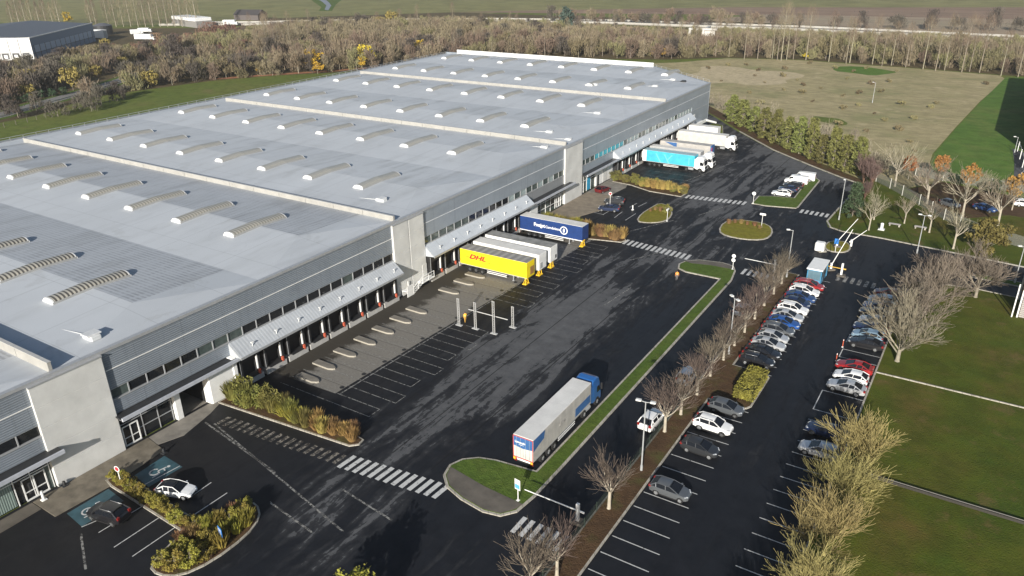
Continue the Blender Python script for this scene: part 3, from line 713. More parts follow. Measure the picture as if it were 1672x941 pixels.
# dock shelters
def dock(y, parent=WH, proto={}):
    if not proto:
        b = MB(); w = 1.62
        b.bbox(0.0, .92, -w, -w+.42, .95, 4.35, .04); b.bbox(0.0, .92, w-.42, w, .95, 4.35, .04); b.bbox(0.0, .92, -w+.42, w-.42, 3.35, 4.35, .04)
        b.box(.90, .95, -w+.02, -w+.08, 1.0, 4.3, 1); b.box(.93, .96, -.22, .22, 3.9, 4.05, 2)
        b.box(.0, 1.15, -w-.1, w+.1, 0.0, .78, 3); b.box(0, 1.2, -w+.5, w-.5, .78, .92, 4)
        proto['s'] = b.mesh('dock_shelter', [BLACK, GREYM, WHITE, pm('dock_ledge_concrete', (0.40,0.39,0.37), 0.8), DARKM])
        b = MB(); b.box(.02, .1, -1.15, 1.15, .92, 3.34); proto['d'] = b.mesh('dock_door', INNER)
        b = MB(); b.bbox(.72, .95, 1.02, 1.22, 1.45, 3.5, .03); proto['g'] = b.mesh('guide_post', WHITE)
        b = MB(); b.bbox(.95, 1.22, .95, 1.3, .72, 1.40, .05); proto['b'] = b.mesh('bumper', RED)
    s = mobj('dock_shelter', proto['s'], parent, (0, y, 0))
    mobj('dock_door', proto['d'], s); mobj('guide_post', proto['g'], s); mobj('bumper', proto['b'], s)
for k in range(8): dock(54.45 + 3.94*k)
for k in range(8): dock(94.0 + 3.98*k)
for k in range(12): dock(167.0 + 4.0*k)
# --- entrances
def lip(y0, y1, z=4.42, x1=1.75):
    b = MB(); b.box(0, x1-.25, y0, y1, z, z+.18, 1); b.box(x1-.25, x1, y0, y1, z-.06, z+.34, 0); b.box(0, .1, y0, y1, z+.18, z+.22, 1)
    b.tube((x1-.6, y0, z-.0), (x1-.6, y1, z-.0), .08, n=6, m=0)
    b.build('entrance_canopy', [pm('canopy_lip', (0.40,0.42,0.46), 0.5), DARKM], WH)
def front(y0, y1, z0, z1, name, mat, x=-0.25, parent=WH): b = MB(); b.box(x-.06, x, y0, y1, z0, z1); return b.build(name, mat, parent)
def mullions(ys, zs, y0, y1, z0, z1, parent, mat=WHITE, w=.045, x=-.22):
    b = MB()
    for y in ys: b.box(x, x+.09, y-w, y+w, z0, z1)
    for z in zs: b.box(x+.002, x+.088, y0, y1, z-w, z+w)
    b.build('glazing_frame', mat, parent)
def leafdoor(y, w, h, parent=WH):
    d = front(y-w/2, y+w/2, 0.05, h, 'door', GLASS, -.16)
    b = MB()
    for yy in (y-w/2+.06, y, y+w/2-.06): b.box(-.155, -.06, yy-.06, yy+.06, .05, h)
    b.box(-.154, -.061, y-w/2, y+w/2, h-.1, h+.02); b.box(-.154, -.061, y-w/2, y+w/2, .05, .22); b.box(-.153, -.063, y-w/2, y+w/2, 1.05, 1.12)
    b.build('door_frame', WHITE, d)
# near office bay
strip_box('lower_cladding', YB, 29.0, 4.66, 6.38, CL_RIB); lip(YB, 30.0)
g = front(YB, 29.0, 0, 4.5, 'shop_front', GLASS); mullions([8,12,16,19.0,22.2,25.2,26.9,28.8], [2.9,3.5], YB, 29, 0, 4.5, g)
sc_mat = cladding('screen_slats', (0.28,0.36,0.33), 0.22, 1, 0.6)
front(22.4, 25.0, 0.15, 3.6, 'slatted_screen', sc_mat, -.14); leafdoor(27.1, 2.4, 2.7)
front(28.2, 28.9, 0.05, 2.9, 'side_light', GLASS_G, -.15)
# second bay, entrance and open drive-in
strip_box('lower_cladding', 36.7, 52.4, 4.66, 6.38, CL_RIB); lip(36.5, 53.2)
g = front(36.8, 43.6, 0, 4.4, 'shop_front', GLASS, -.3); mullions([39.6, 41.6, 43.4], [1.45, 2.9], 36.8, 43.6, 0, 4.4, g, GREYM, .04, -.28); leafdoor(38.0, 2.0, 2.6)
b = MB(); b.bbox(-.5, .35, 43.6, 44.4, 0, 4.4, .04); b.build('column', WHITE, WH)
b = MB(); b.box(-5.9, -.4, 43.7, 48.0, 4.4, 4.5); b.box(-5.9, -.4, 43.55, 43.7, 0, 4.4); b.box(-5.9, -.4, 48.0, 48.2, 0, 4.4); b.build('drive_in', INNER, WH)
b = MB(); b.bbox(-.5, .95, 48.05, 52.35, 0, 4.35, .15); b.bbox(.0, 1.1, 51.75, 52.4, 0, 4.7, .08); b.build('white_end_wall', WHITE, WH)
# third bay entrance
strip_box('lower_cladding', 124.6, 140.1, 4.5, 6.38, CL_MID); lip(125.3, 142.2, 4.35, 1.8)
b = MB(); b.box(-.35, 0.9, 124.7, 127.6, 0, 4.3); b.build('white_end_wall', WHITE, WH)
g = front(127.7, 140.1, 0, 4.3, 'shop_front', GLASS_G); mullions([128.6,130.6,132.6,134.6,136.6,138.4], [1.3,2.7], 127.7, 140.1, 0, 4.3, g, WHITE, .06); leafdoor(138.0, 2.0, 2.5)
front(134.2, 136.2, .8, 2.6, 'dark_window', GLASS, -.14)
# fourth bay entrance
strip_box('lower_cladding', 148.0, 164.4, 4.7, 6.38, CL_FLAT); lip(147.8, 166.6, 4.45, 1.8)
g = front(148.1, 155.5, 0, 4.4, 'shop_front', GLASS_G); mullions([149.6,151.2,153.2,155.3], [2.7], 148.1, 155.5, 0, 4.4, g, WHITE, .06)
front(151.6, 153.0, .1, 3.0, 'blue_panel', pm('cyan_panel', (0.03,0.30,0.50), 0.4), -.13)
b = MB(); b.box(-.35, .0, 155.5, 164.4, 0, 4.4); b.build('white_front', WHITE, WH)
front(156.2, 157.2, 0, 2.4, 'door', DARKM, .02); leafdoor(149.0, 1.2, 2.4)
b = MB(); b.box(0.0, 0.05, 159.2, 161.4, 0.05, 3.0); b.build('door', pm('pale_door', (0.55,0.55,0.53), 0.5), WH)
# far end: white door, escape stair landing and curved rail
b = MB(); b.box(.0, .06, 218.3, 219.8, 2.2, 5.2); b.build('door', WHITE, WH)
b = MB(); b.box(0, 1.5, 217.5, 226, 2.0, 2.2); b.bbox(1.4, 1.6, 217.5, 226, 2.0, 2.9, .05); b.tube((1.5,226,2.4), (3.4,229.5,1.2), .35, .3, 8); b.build('landing', WHITE, WH)
b = MB()
# escape stair beside the second tower
b = MB()
b.box(.55, 1.75, 89.2, 92.3, 1.02, 1.12); b.bbox(.6, .72, 86.6, 86.72, 0, 2.1, .02)
for i in range(6): b.box(.6, 1.7, 86.8+.4*i, 87.25+.4*i, .15+.16*i, .2+.16*i)
for yy, z0 in ((86.8,.1),(88.0,.5),(89.2,1.1),(90.7,1.1),(92.2,1.1)): b.tube((1.7,yy,z0), (1.7,yy,z0+1.1), .045, n=5)
b.tube((1.7,86.8,1.2), (1.7,89.2,2.2), .05, n=5); b.tube((1.7,89.2,2.2), (1.7,92.2,2.2), .05, n=5); b.tube((1.7,86.8,.7), (1.7,89.2,1.7), .04, n=5); b.tube((1.7,89.2,1.7), (1.7,92.2,1.7), .04, n=5)
for s in (.6, 1.7): b.box(s-.03, s+.03, 86.7, 86.78, 0, 1.2)
b.box(.56, 1.74, 85.2, 86.6, 0.9, 1.0); b.box(.58, .66, 85.2, 86.6, 0, .9); b.box(1.62, 1.7, 85.2, 86.6, 0, 1.9)
b.build('escape_stair', WHITE, WH)
b = MB(); b.box(.35, .42, 90.9, 92.0, 1.12, 3.4); b.build('door', pm('pale_door', (0.55,0.55,0.53), 0.5), WH)
# ------------------------------------------------------------------ vehicles
def paint(name, col, metal=0.0, rough=0.3):
    return pm('paint_' + name, col, rough, metal, var=0.04, coat=0.5)
P_BLACK = paint('black', (0.012,0.012,0.014)); P_CHAR = paint('charcoal', (0.045,0.048,0.052), .4); P_GREY = paint('grey', (0.13,0.14,0.15), .4)
P_SILV = paint('silver', (0.50,0.51,0.52), .35); P_WHITE = paint('white', (0.78,0.78,0.77)); P_NAVY = paint('navy', (0.012,0.022,0.060))
P_BLUE = paint('blue', (0.018,0.050,0.15)); P_BRIGHT = paint('bright_blue', (0.014,0.070,0.26)); P_RED = paint('red', (0.28,0.016,0.018)); P_ICE = paint('pale_blue', (0.25,0.36,0.45), .3); P_MAR = paint('maroon', (0.11,0.012,0.014))
CGLASS = pm('car_glass', (0.010,0.012,0.016), 0.16, var=0.1, spec=0.28)
TYRE = pm('tyre_rubber', (0.012,0.012,0.012), 0.85); RIM = pm('alloy_rim', (0.42,0.43,0.44), 0.35, .6)
LAMP = pm('lamp_clear', (0.45,0.47,0.49), 0.2); TAIL = pm('tail_lamp_red', (0.22,0.012,0.010), 0.3); TRIM = pm('black_trim', (0.014,0.014,0.015), 0.6)
PLATE = pm('plate_white', (0.65,0.65,0.60), 0.5)

def wheel_meshes(r, w, rimr):
    b = MB(); n = 18
    ring = lambda y, rr: [(rr*math.cos(2*math.pi*i/n), y, rr*math.sin(2*math.pi*i/n)) for i in range(n)]
    b.loft([ring(-w/2, r*.88), ring(-w/2*.8, r), ring(w/2*.8, r), ring(w/2, r*.88)], 0)
    tyre = b.mesh('wheel', TYRE)
    b = MB(); b.loft([ring(-w/2-.012, rimr), ring(-w/2-.012, rimr*.99)], 0, caps=True)
    for i in range(5):
        a = 2*math.pi*i/5; b.tube((rimr*.15*math.cos(a), -w/2-.02, rimr*.15*math.sin(a)), (rimr*.9*math.cos(a), -w/2-.02, rimr*.9*math.sin(a)), .035, n=4)
    rim = b.mesh('rim', RIM); return tyre, rim

def car_proto(name, spec):
    """spec: L, W, lower-body stations, roofline A-B-C-D (x, z), half widths, wheel x"""
    L, W = spec['L'], spec['W']; h = W/2
    B = MB()
    rings = []
    for x, zb, zt, k in spec['st']:
        w = h*k; zm = zb + (zt-zb)*.55
        half = [(w*.80,zb),(w*.97,zb+.10),(w,zm),(w*.965,zt-.05),(w*.88,zt),(w*.40,zt+.025)]
        rings.append([(x,-y,z) for y,z in half] + [(x,y,z) for y,z in reversed(half)])
    B.loft(rings, 0)
    A, Bp, Cp, D = spec['roof']; wb, wt = spec['wb'], spec['wt']
    mid = lambda p, q, t: (p[0]+(q[0]-p[0])*t, p[1]+(q[1]-p[1])*t)
    # roof skin with a slight crown
    n = 5; rr = []
    for i in range(n+1):
        t = i/n; x = Bp[0]+(Cp[0]-Bp[0])*t; z = Bp[1]+(Cp[1]-Bp[1])*t + .035*math.sin(math.pi*min(1, t*1.2 if t < .8 else 1)*.5)
        s = 1 - .04*abs(t-.4)
        rr.append([(x,-wt*s-.03,z-.035),(x,-wt*s*.85,z+.02),(x,0,z+.045),(x,wt*s*.85,z+.02),(x,wt*s+.03,z-.035)])
    RB_ = MB(); RB_.loft(rr, 0, closed=False, caps=False)
    for s in (-1, 1):
        def pil(p, wp, q, wq, r): B.tube((p[0], s*wp, p[1]), (q[0], s*wq, q[1]), r, n=5, m=0)
        pil(A, wb, Bp, wt+.01, .045); pil(Cp, wt+.01, D, wb, .07 if spec.get('est') else .06); pil(Bp, wt+.015, Cp, wt+.015, .04)
        xb = spec['xb']; pil((xb, A[1]), wb+.005, (xb-.08, Bp[1]-.02), wt+.01, .035)
        if spec.get('xc'): xc = spec['xc']; pil((xc, D[1]), wb+.005, (xc-.12, Cp[1]-.02), wt+.01, .05)
        # dark wheel arches and sill
        for wx in spec['wx']:
            rw = spec['r']+.06
            B.add([(wx+rw*math.cos(math.pi*i/8), s*(h*.985+.004), spec['r']*.9+rw*math.sin(math.pi*i/8)) for i in range(9)], [tuple(range(9)) if s < 0 else tuple(range(8,-1,-1))], 1)
        B.box(spec['wx'][1]+.4, spec['wx'][0]-.4, min(s*h*.9, s*(h*1.0)), max(s*h*.9, s*(h*1.0)), .2, .30, 1)
    if spec.get('rails'):
        for s in (-1, 1): RB_.tube((Bp[0]-.1, s*(wt-.04), Bp[1]+.09), (Cp[0]+.1, s*(wt-.04), Cp[1]+.09), .03, n=4, m=1)
    xf = spec['st'][-1][0]; B.box(xf-.10, xf+.012, -h*.42, h*.42, .34, .50, 1); xr = spec['st'][0][0]; B.box(xr-.012, xr+.1, -h*.6, h*.6, .30, .40, 1)
    body = B.mesh('body', [P_WHITE, TRIM]); roofm = RB_.mesh('roof', [P_WHITE, RIM], True)
    def pane(pts): b = MB(); b.face(pts); return b
    gl = {}
    e = .012
    k1 = mid(A, Bp, .06); k2 = mid(A, Bp, .95)
    b = MB(); b.face([(k1[0]+e,-wb*.95,k1[1]+e),(k1[0]+e,wb*.95,k1[1]+e),(k2[0]+e,wt*.95,k2[1]+e),(k2[0]+e,-wt*.95,k2[1]+e)]); gl['windscreen'] = b.mesh('windscreen', CGLASS)
    k1 = mid(D, Cp, .10); k2 = mid(D, Cp, .93)
    b = MB(); b.face([(k1[0]-e,wb*.9,k1[1]),(k1[0]-e,-wb*.9,k1[1]),(k2[0]-e,-wt*.92,k2[1]),(k2[0]-e,wt*.92,k2[1])]); gl['rear_window'] = b.mesh('rear_window', CGLASS)
    sides = []
    for s in (-1, 1):
        b = MB(); pts = [(A[0]-.05, s*wb, A[1]), (Bp[0]-.02, s*wt, Bp[1]-.03), (Cp[0]+.02, s*wt, Cp[1]-.03), (D[0]+.05, s*wb, D[1])]
        b.face(pts if s < 0 else pts[::-1]); sides.append(b.mesh('side_window', CGLASS))
    lamps = []
    for s in (-1, 1):
        zl = spec['zl']; b = MB(); y0 = s*h*.50; y1 = s*h*.86; b.loft([[(xf-.10,y0,zl-.06),(xf-.03,y0,zl-.02),(xf-.09,y0,zl+.075),(xf-.2,y0,zl+.075)], [(xf-.32,y1,zl-.04),(xf-.19,y1,zl-.02),(xf-.27,y1,zl+.10),(xf-.4,y1,zl+.10)]]); lamps.append(b.mesh('headlight', LAMP))
    tails = []
    for s in (-1, 1):
        zt = spec['zt']; b = MB(); y0 = s*h*.62; y1 = s*h*.91; b.box(xr-.015, xr+.22, min(y0,y1), max(y0,y1), zt-.1, zt+spec.get('th', .14)); tails.append(b.mesh('tail_light', TAIL))
    mirs = []
    for s in (-1, 1):
        b = MB(); y0, y1 = s*h*.93, s*(h+.17); b.bbox(A[0]-.38, A[0]-.2, min(y0,y1), max(y0,y1), A[1]+.0, A[1]+.14, .03); mirs.append(b.mesh('wing_mirror', P_WHITE))
    ty, rm = wheel_meshes(spec['r'], .21, spec['r']*.66)
    return dict(body=body, roof=roofm, gl=gl, sides=sides, lamps=lamps, tails=tails, mirs=mirs, wheel=ty, rim=rm, spec=spec)

def setm(o, m, i=0): o.material_slots[i].link = 'OBJECT'; o.material_slots[i].material = m
def place_car(P, name, label, cat, loc, rz, col, roofc=None, group='parked cars'):
    t = thing(name, label, cat, loc, rz, group)
    sp = P['spec']
    bd = mobj('body', P['body'], t); setm(bd, col)
    if P.get('roof'): setm(mobj('roof', P['roof'], t), roofc or col)
    for k in ('windscreen', 'rear_window'):
        if k in P['gl']: mobj(k, P['gl'][k], t)
    for m in P['sides']: mobj('side_window', m, t)
    for m in P['lamps']: mobj('headlight', m, t)
    for m in P['tails']: mobj('tail_light', m, t)
    for m in P['mirs']: setm(mobj('wing_mirror', m, t), col)
    for wx in sp['wx']:
        for s in (-1, 1):
            w = mobj('wheel', P['wheel'], t, (wx, s*(sp['W']/2-.10), sp['r']), 0 if s < 0 else math.pi)
            mobj('rim', P['rim'], w)
    return t
HATCH = car_proto('hatch', dict(L=4.2, W=1.80, r=.31, wx=(1.32,-1.24), wb=.845, wt=.655, zl=.70, zt=.88, xb=-.28, xc=-1.30,
    st=[(-2.08,.36,.84,.80),(-2.0,.26,.98,.90),(-1.5,.22,1.0,1.0),(0,.21,.98,1.0),(.95,.21,.95,1.0),(1.45,.22,.86,.97),(1.88,.26,.76,.90),(2.08,.34,.60,.74)],
    roof=[(1.15,.95),(.08,1.40),(-1.25,1.40),(-1.98,1.0)]))
SEDAN = car_proto('sedan', dict(L=4.6, W=1.82, r=.32, wx=(1.42,-1.34), wb=.84, wt=.62, zl=.68, zt=.86, xb=-.3, xc=-1.0,
    st=[(-2.30,.36,.84,.80),(-2.2,.26,.95,.90),(-1.7,.22,.97,.98),(0,.20,.95,1.0),(.95,.20,.93,1.0),(1.5,.22,.84,.97),(2.05,.26,.74,.90),(2.28,.34,.58,.72)],
    roof=[(1.15,.93),(.05,1.37),(-.9,1.36),(-1.85,.98)]))
ESTATE = car_proto('estate', dict(L=4.6, W=1.82, r=.32, wx=(1.42,-1.36), wb=.85, wt=.66, zl=.72, zt=.94, xb=-.2, xc=-1.4, est=1, rails=1, th=.24,
    st=[(-2.28,.36,.90,.84),(-2.2,.26,1.0,.93),(-1.7,.22,1.0,1.0),(0,.21,.98,1.0),(1.0,.21,.95,1.0),(1.5,.22,.86,.97),(2.0,.26,.76,.90),(2.24,.34,.60,.74)],
    roof=[(1.2,.95),(.14,1.42),(-1.62,1.41),(-2.2,1.02)]))
SUV = car_proto('suv', dict(L=4.5, W=1.86, r=.36, wx=(1.36,-1.32), wb=.87, wt=.70, zl=.86, zt=1.02, xb=-.2, xc=-1.35, est=1, rails=1, th=.2,
    st=[(-2.20,.46,1.0,.84),(-2.12,.34,1.12,.93),(-1.6,.28,1.14,1.0),(0,.27,1.10,1.0),(1.0,.27,1.06,1.0),(1.5,.28,1.0,.97),(1.98,.33,.92,.92),(2.2,.42,.74,.78)],
    roof=[(1.15,1.07),(.22,1.58),(-1.48,1.58),(-2.1,1.15)]))
COUPE = car_proto('roadster', dict(L=4.1, W=1.78, r=.32, wx=(1.30,-1.20), wb=.82, wt=.60, zl=.64, zt=.82, xb=-.3, xc=-.9,
    st=[(-2.02,.36,.80,.80),(-1.94,.25,.93,.90),(-1.4,.21,.97,1.0),(0,.20,.93,1.0),(.85,.20,.90,1.0),(1.4,.22,.82,.97),(1.85,.25,.72,.88),(2.04,.33,.56,.72)],
    roof=[(1.0,.90),(.12,1.36),(-.9,1.38),(-1.9,.95)]))
def van_proto():
    sp = dict(L=5.2, W=1.95, r=.34, wx=(1.65,-1.55)); h = .975; B = MB(); rings = []
    for x, zb, zt, k, kt in [(-2.58,.36,1.92,.93,.84),(-2.5,.26,2.0,1.0,.90),(0,.24,2.04,1.0,.90),(.95,.24,2.0,1.0,.88),(1.25,.24,1.92,1.0,.86),(1.85,.26,1.22,1.0,.86),(2.4,.3,.98,.94,.78),(2.6,.4,.7,.8,.62)]:
        w = h*k; half = [(w*.85,zb),(w,zb+.15),(w,zb+(zt-zb)*.55),(h*kt,zt-.06),(h*kt*.8,zt)]
        rings.append([(x,-y,z) for y,z in half] + [(x,y,z) for y,z in reversed(half)])
    B.loft(rings, 0)
    for s in (-1, 1):
        for wx in sp['wx']: B.add([(wx+.4*math.cos(math.pi*i/8), s*(h+.003), .3+.4*math.sin(math.pi*i/8)) for i in range(9)], [tuple(range(9)) if s < 0 else tuple(range(8,-1,-1))], 1)
        B.box(-2.3, 1.2, min(s*h, s*(h+.012)), max(s*h, s*(h+.012)), .52, .62, 1)
    body = B.mesh('body', [P_WHITE, TRIM])
    b = MB(); b.face([(1.84,-.80,1.30),(1.84,.80,1.30),(1.32,.76,1.88),(1.32,-.76,1.88)]); ws = b.mesh('windscreen', CGLASS)
    sides = []
    for s in (-1, 1):
        b = MB(); p = [(1.78,s*.955,1.20),(1.22,s*.90,1.78),(.62,s*.91,1.78),(.62,s*.978,1.16)]; b.face(p if s < 0 else p[::-1]); sides.append(b.mesh('side_window', CGLASS))
    lamps = []; tails = []; mirs = []
    for s in (-1, 1):
        y0, y1 = s*.5, s*.86
        b = MB(); b.box(2.36, 2.56, min(y0,y1), max(y0,y1), .72, .92); lamps.append(b.mesh('headlight', LAMP))
        y0, y1 = s*.82, s*.95
        b = MB(); b.box(-2.6, -2.5, min(y0,y1), max(y0,y1), .8, 1.25); tails.append(b.mesh('tail_light', TAIL))
        y0, y1 = s*.97, s*1.17
        b = MB(); b.bbox(1.45, 1.6, min(y0,y1), max(y0,y1), 1.2, 1.45, .03); mirs.append(b.mesh('wing_mirror', P_WHITE))
    ty, rm = wheel_meshes(.34, .22, .2)
    b = MB(); b.face([(-2.592,.78,1.25),(-2.592,-.78,1.25),(-2.575,-.74,1.72),(-2.575,.74,1.72)]); rw = b.mesh('rear_window', CGLASS)
    return dict(body=body, gl=dict(windscreen=ws, rear_window=rw), sides=sides, lamps=lamps, tails=tails, mirs=mirs, wheel=ty, rim=rm, spec=sp)
VAN = van_proto()
GL = 'cars in the left parking row'; GR = 'cars in the right parking row'
XL, XR = 55.85, 67.25
left = [(61.6,HATCH,P_GREY,'grey hatchback nearest to the camera in the left parking row','hatchback',.1),
 (70.1,HATCH,P_CHAR,'charcoal hatchback directly in front of the white crossover','hatchback',.2),
 (74.9,SUV,P_WHITE,'white crossover alone between two dark hatchbacks by the hedge strip','crossover',0),
 (79.4,HATCH,P_GREY,'dark grey hatchback parked beside the bed with the clipped bush','hatchback',.1),
 (92.6,ESTATE,P_BLACK,'black estate car next to the bed with the clipped bush','estate car',0),
 (95.3,SEDAN,P_BLACK,'black saloon second from the bush bed, beside the black estate','saloon car',.1),
 (98.0,SEDAN,P_SILV,'dull silver saloon just beyond the two black cars','saloon car',0),
 (100.4,HATCH,P_SILV,'bright silver hatchback between the dull silver saloon and a grey estate','hatchback',0),
 (103.0,ESTATE,P_GREY,'grey estate car with roof rails parked this side of the bright blue car','estate car',0),
 (105.7,SEDAN,P_BRIGHT,'bright blue saloon in the left row','saloon car',.1),
 (108.2,SEDAN,P_SILV,'silver saloon between the bright blue car and the white crossover','saloon car',0),
 (110.8,SUV,P_WHITE,'white crossover between the silver saloon and two dark blue cars','crossover',.1),
 (113.5,HATCH,P_NAVY,'navy hatchback directly beyond the white crossover','hatchback',0),
 (116.0,SEDAN,P_BLUE,'mid blue saloon between the navy hatchback and a white estate','saloon car',0),
 (118.6,ESTATE,P_WHITE,'white estate car beside the red car at the gatehouse end','estate car',0),
 (121.2,ESTATE,P_RED,'red estate car parked last before the gatehouse','estate car',.15)]
for y, P, c, lab, cat, dx in left: place_car(P, 'parked_car', lab, cat, (XL+dx, y), R_(rnd.uniform(-1.5, 1.5)), c, group=GL)
right = [(76.4,ESTATE,P_SILV,'silver estate car nearest to the camera, half under the yellow-green trees','estate car',.2),
 (80.6,SEDAN,P_NAVY,'navy saloon between the silver estate and the outlined empty bay','saloon car',0),
 (91.7,SEDAN,P_SILV,'silver saloon at the edge of the outlined empty bay','saloon car',0),
 (94.5,HATCH,P_WHITE,'white hatchback between the silver saloon and the red car','hatchback',0),
 (97.4,SEDAN,P_RED,'red saloon beside the white hatchback in the right row','saloon car',-.1),
 (105.0,SEDAN,P_BLACK,'black saloon with dark red side parked just past the empty coned bay','saloon car',0),
 (107.6,HATCH,P_ICE,'pale blue hatchback behind the black saloon, under bare trees','hatchback',-.2),
 (110.3,SEDAN,P_NAVY,'dark navy saloon under the bare trees','saloon car',-.3),
 (112.9,HATCH,P_SILV,'silver hatchback next to the dark navy saloon','hatchback',-.2),
 (115.8,SEDAN,P_BLACK,'small black saloon with its roof hidden by branches','saloon car',-.5),
 (118.4,SEDAN,P_BLUE,'blue saloon two bays before the crossing','saloon car',-.4),
 (121.2,HATCH,P_ICE,'pale blue-grey hatchback one bay before the maroon car','hatchback',-.3),
 (124.2,HATCH,P_MAR,'maroon hatchback nearest to the crossing, hidden by branches','hatchback',0)]
for y, P, c, lab, cat, dx in right: place_car(P, 'parked_car', lab, cat, (XR+dx, y), math.pi + R_(rnd.uniform(-1.5, 1.5)), c, group=GR)
GS = 'vehicles along the service road'
place_car(SUV, 'parked_car', 'white people carrier parked on the service road beside a lamp post', 'people carrier', (49.35,72.3), R_(88), P_WHITE, group=GS)
place_car(SUV, 'parked_car', 'grey people carrier on the service road behind bare trees', 'people carrier', (49.35,84.0), R_(89), P_SILV, group=GS)
place_car(HATCH, 'parked_car', 'silver hatchback on the service road level with the white crossover row', 'hatchback', (49.3,107), R_(90), P_SILV, group=GS)
GI = 'vehicles on the grass-edged island'
RI = R_(180+4)
place_car(HATCH, 'parked_car', 'white hatchback at the near end of the grass-edged island', 'hatchback', (38.9,169.3), RI, P_WHITE, group=GI)
place_car(HATCH, 'parked_car', 'dark blue hatchback between the white hatchback and a black estate', 'hatchback', (39.3,173.1), RI, P_NAVY, group=GI)
place_car(ESTATE, 'parked_car', 'black estate car beside the first white van on the island', 'estate car', (39.6,176.4), RI, P_BLACK, group=GI)
place_car(VAN, 'parked_van', 'nearer white van on the grass-edged island', 'van', (39.4,180.2), RI, P_WHITE, group=GI)
place_car(VAN, 'parked_van', 'farther white van on the grass-edged island', 'van', (40.2,183.8), RI, P_WHITE, group=GI)
GD = 'cars at the office entrances'
place_car(COUPE, 'parked_car', 'white two-tone coupe with black roof beside the near planting bed', 'coupe', (12.1,34.9), R_(22), P_WHITE, P_BLACK, group=GD)
place_car(SUV, 'parked_car', 'black crossover parked in the near bays below the office', 'crossover', (9.5,29.0), R_(-168), P_BLACK, group=GD)
place_car(SUV, 'parked_car', 'dark crossover parked across the blue disabled bay', 'crossover', (9.6,145.4), R_(195), P_CHAR, group=GD)
place_car(SEDAN, 'parked_car', 'black saloon in front of the dark crossover by the blue bays', 'saloon car', (10.5,140.9), R_(195), P_NAVY, group=GD)
place_car(HATCH, 'parked_car', 'dark red hatchback at the far office entrance door', 'hatchback', (3.4,152.4), R_(80), P_MAR, group=GD)
GP = 'cars behind the park fence'
place_car(HATCH, 'parked_car', 'dark car with a pale bumper behind the bare trees of the park', 'hatchback', (71.2,179.0), R_(-35), P_GREY, group=GP)
place_car(SEDAN, 'parked_car', 'blue saloon behind the park fence', 'saloon car', (77.6,179.4), R_(-25), P_BLUE, group=GP)
place_car(ESTATE, 'parked_car', 'white estate car at the far end behind the park fence', 'estate car', (84.6,186.6), R_(10), P_WHITE, group=GP)

# ------------------------------------------------------------------ semi-trailers and lorries (local x forward, origin under the rear edge)
def tpm(n, c, **k): return pm('trailer_' + n, c, k.pop('rough', .5), var=k.pop('var', .14), scale=k.pop('scale', .9), **k)
T_YEL = tpm('yellow', (0.78,0.60,0.012)); T_WHT = tpm('white', (0.72,0.72,0.70)); T_NAVY = tpm('navy', (0.012,0.040,0.155)); T_GREY = tpm('grey', (0.33,0.335,0.335)); T_CYAN = tpm('cyan', (0.050,0.40,0.52))
T_SIL = tpm('silver_curtain', (0.40,0.385,0.36)); T_BLUE = tpm('blue', (0.035,0.11,0.28))
RF_WHT = pm('trailer_roof_white', (0.62,0.61,0.58), .6, var=.12, scale=.5); RF_GRY = pm('trailer_roof_grey', (0.36,0.35,0.33), .6, var=.3, scale=.8); RF_RIB = cladding('trailer_roof_ribbed', (0.40,0.38,0.34), 1.35, 0, .5); RF_DRT = pm('trailer_roof_dirty', (0.22,0.22,0.21), .7, var=.4, scale=.7)
AMB = pm('amber_yellow', (0.75,0.40,0.03), .5); REDT = pm('red_tape', (0.50,0.07,0.05), .5)
tyT, rmT = wheel_meshes(.5, .32, .27)
def wheels(t, xs, w=1.12):
    for x in xs:
        for s in (-1, 1):
            wh = mobj('wheel', tyT, t, (x, s*w, .5), 0 if s < 0 else math.pi); mobj('rim', rmT, wh)
def trailer_parts(t, side, roof, L=13.6, H=4.0, zb=1.15, legs=True, doors=None, W=2.5, guard=WHITE):
    h = W/2
    b = MB(); b.bbox(0, L, -h, h, zb, H-.05, .05); b.box(.04, L-.04, -h-.015, h+.015, zb-.02, zb+.10, 1)
    b.box(-.012, 0.0, -h+.04, h-.04, zb+.1, H-.1, 2)
    for s in (-.02, .02): b.box(-.03, -.012, s-.01, s+.01, zb+.1, H-.1, 1)
    for y in (-.8, -.3, .3, .8): b.tube((-.04,y,zb+.1), (-.04,y,H-.15), .02, n=4, m=1)
    for i in range(1, 9): x = L*i/9; b.box(x-.015, x+.015, -h-.008, h+.008, zb+.12, H-.12, 0)
    b.build('cargo_box', [side, T_GREY, doors or side], t)
    b = MB(); b.bbox(.02, L-.02, -h+.01, h-.01, H-.05, H, .02); b.build('roof', roof, t)
    b = MB(); b.box(.3, L-.4, -.5, -.38, zb-.35, zb-.02); b.box(.3, L-.4, .38, .5, zb-.35, zb-.02); b.box(.1, .3, -1.2, 1.2, .55, .75); b.box(1.2, 5.2, -1.0, 1.0, .45, .6)
    b.box(5.6, 7.6, -1.1, -.5, .5, 1.0); b.build('chassis', DARKM, t)
    for s in (-1, 1):
        b = MB(); y0, y1 = s*1.18, s*1.22; b.box(5.6, 9.6, min(y0,y1), max(y0,y1), .5, .62); b.box(5.6, 9.6, min(y0,y1), max(y0,y1), .8, .92); b.build('side_guard', guard, t)
        b = MB(); y0, y1 = s*.85, s*1.2; b.box(.04, .12, min(y0,y1), max(y0,y1), .6, .75); b.build('tail_light', TAIL, t)
        if legs: b = MB(); b.box(10.6, 10.75, s*.75-.07, s*.75+.07, .1, zb); b.box(10.5, 10.85, s*.75-.14, s*.75+.14, 0, .1); b.build('landing_leg', GREYM, t)
    wheels(t, (2.0, 3.3, 4.6))
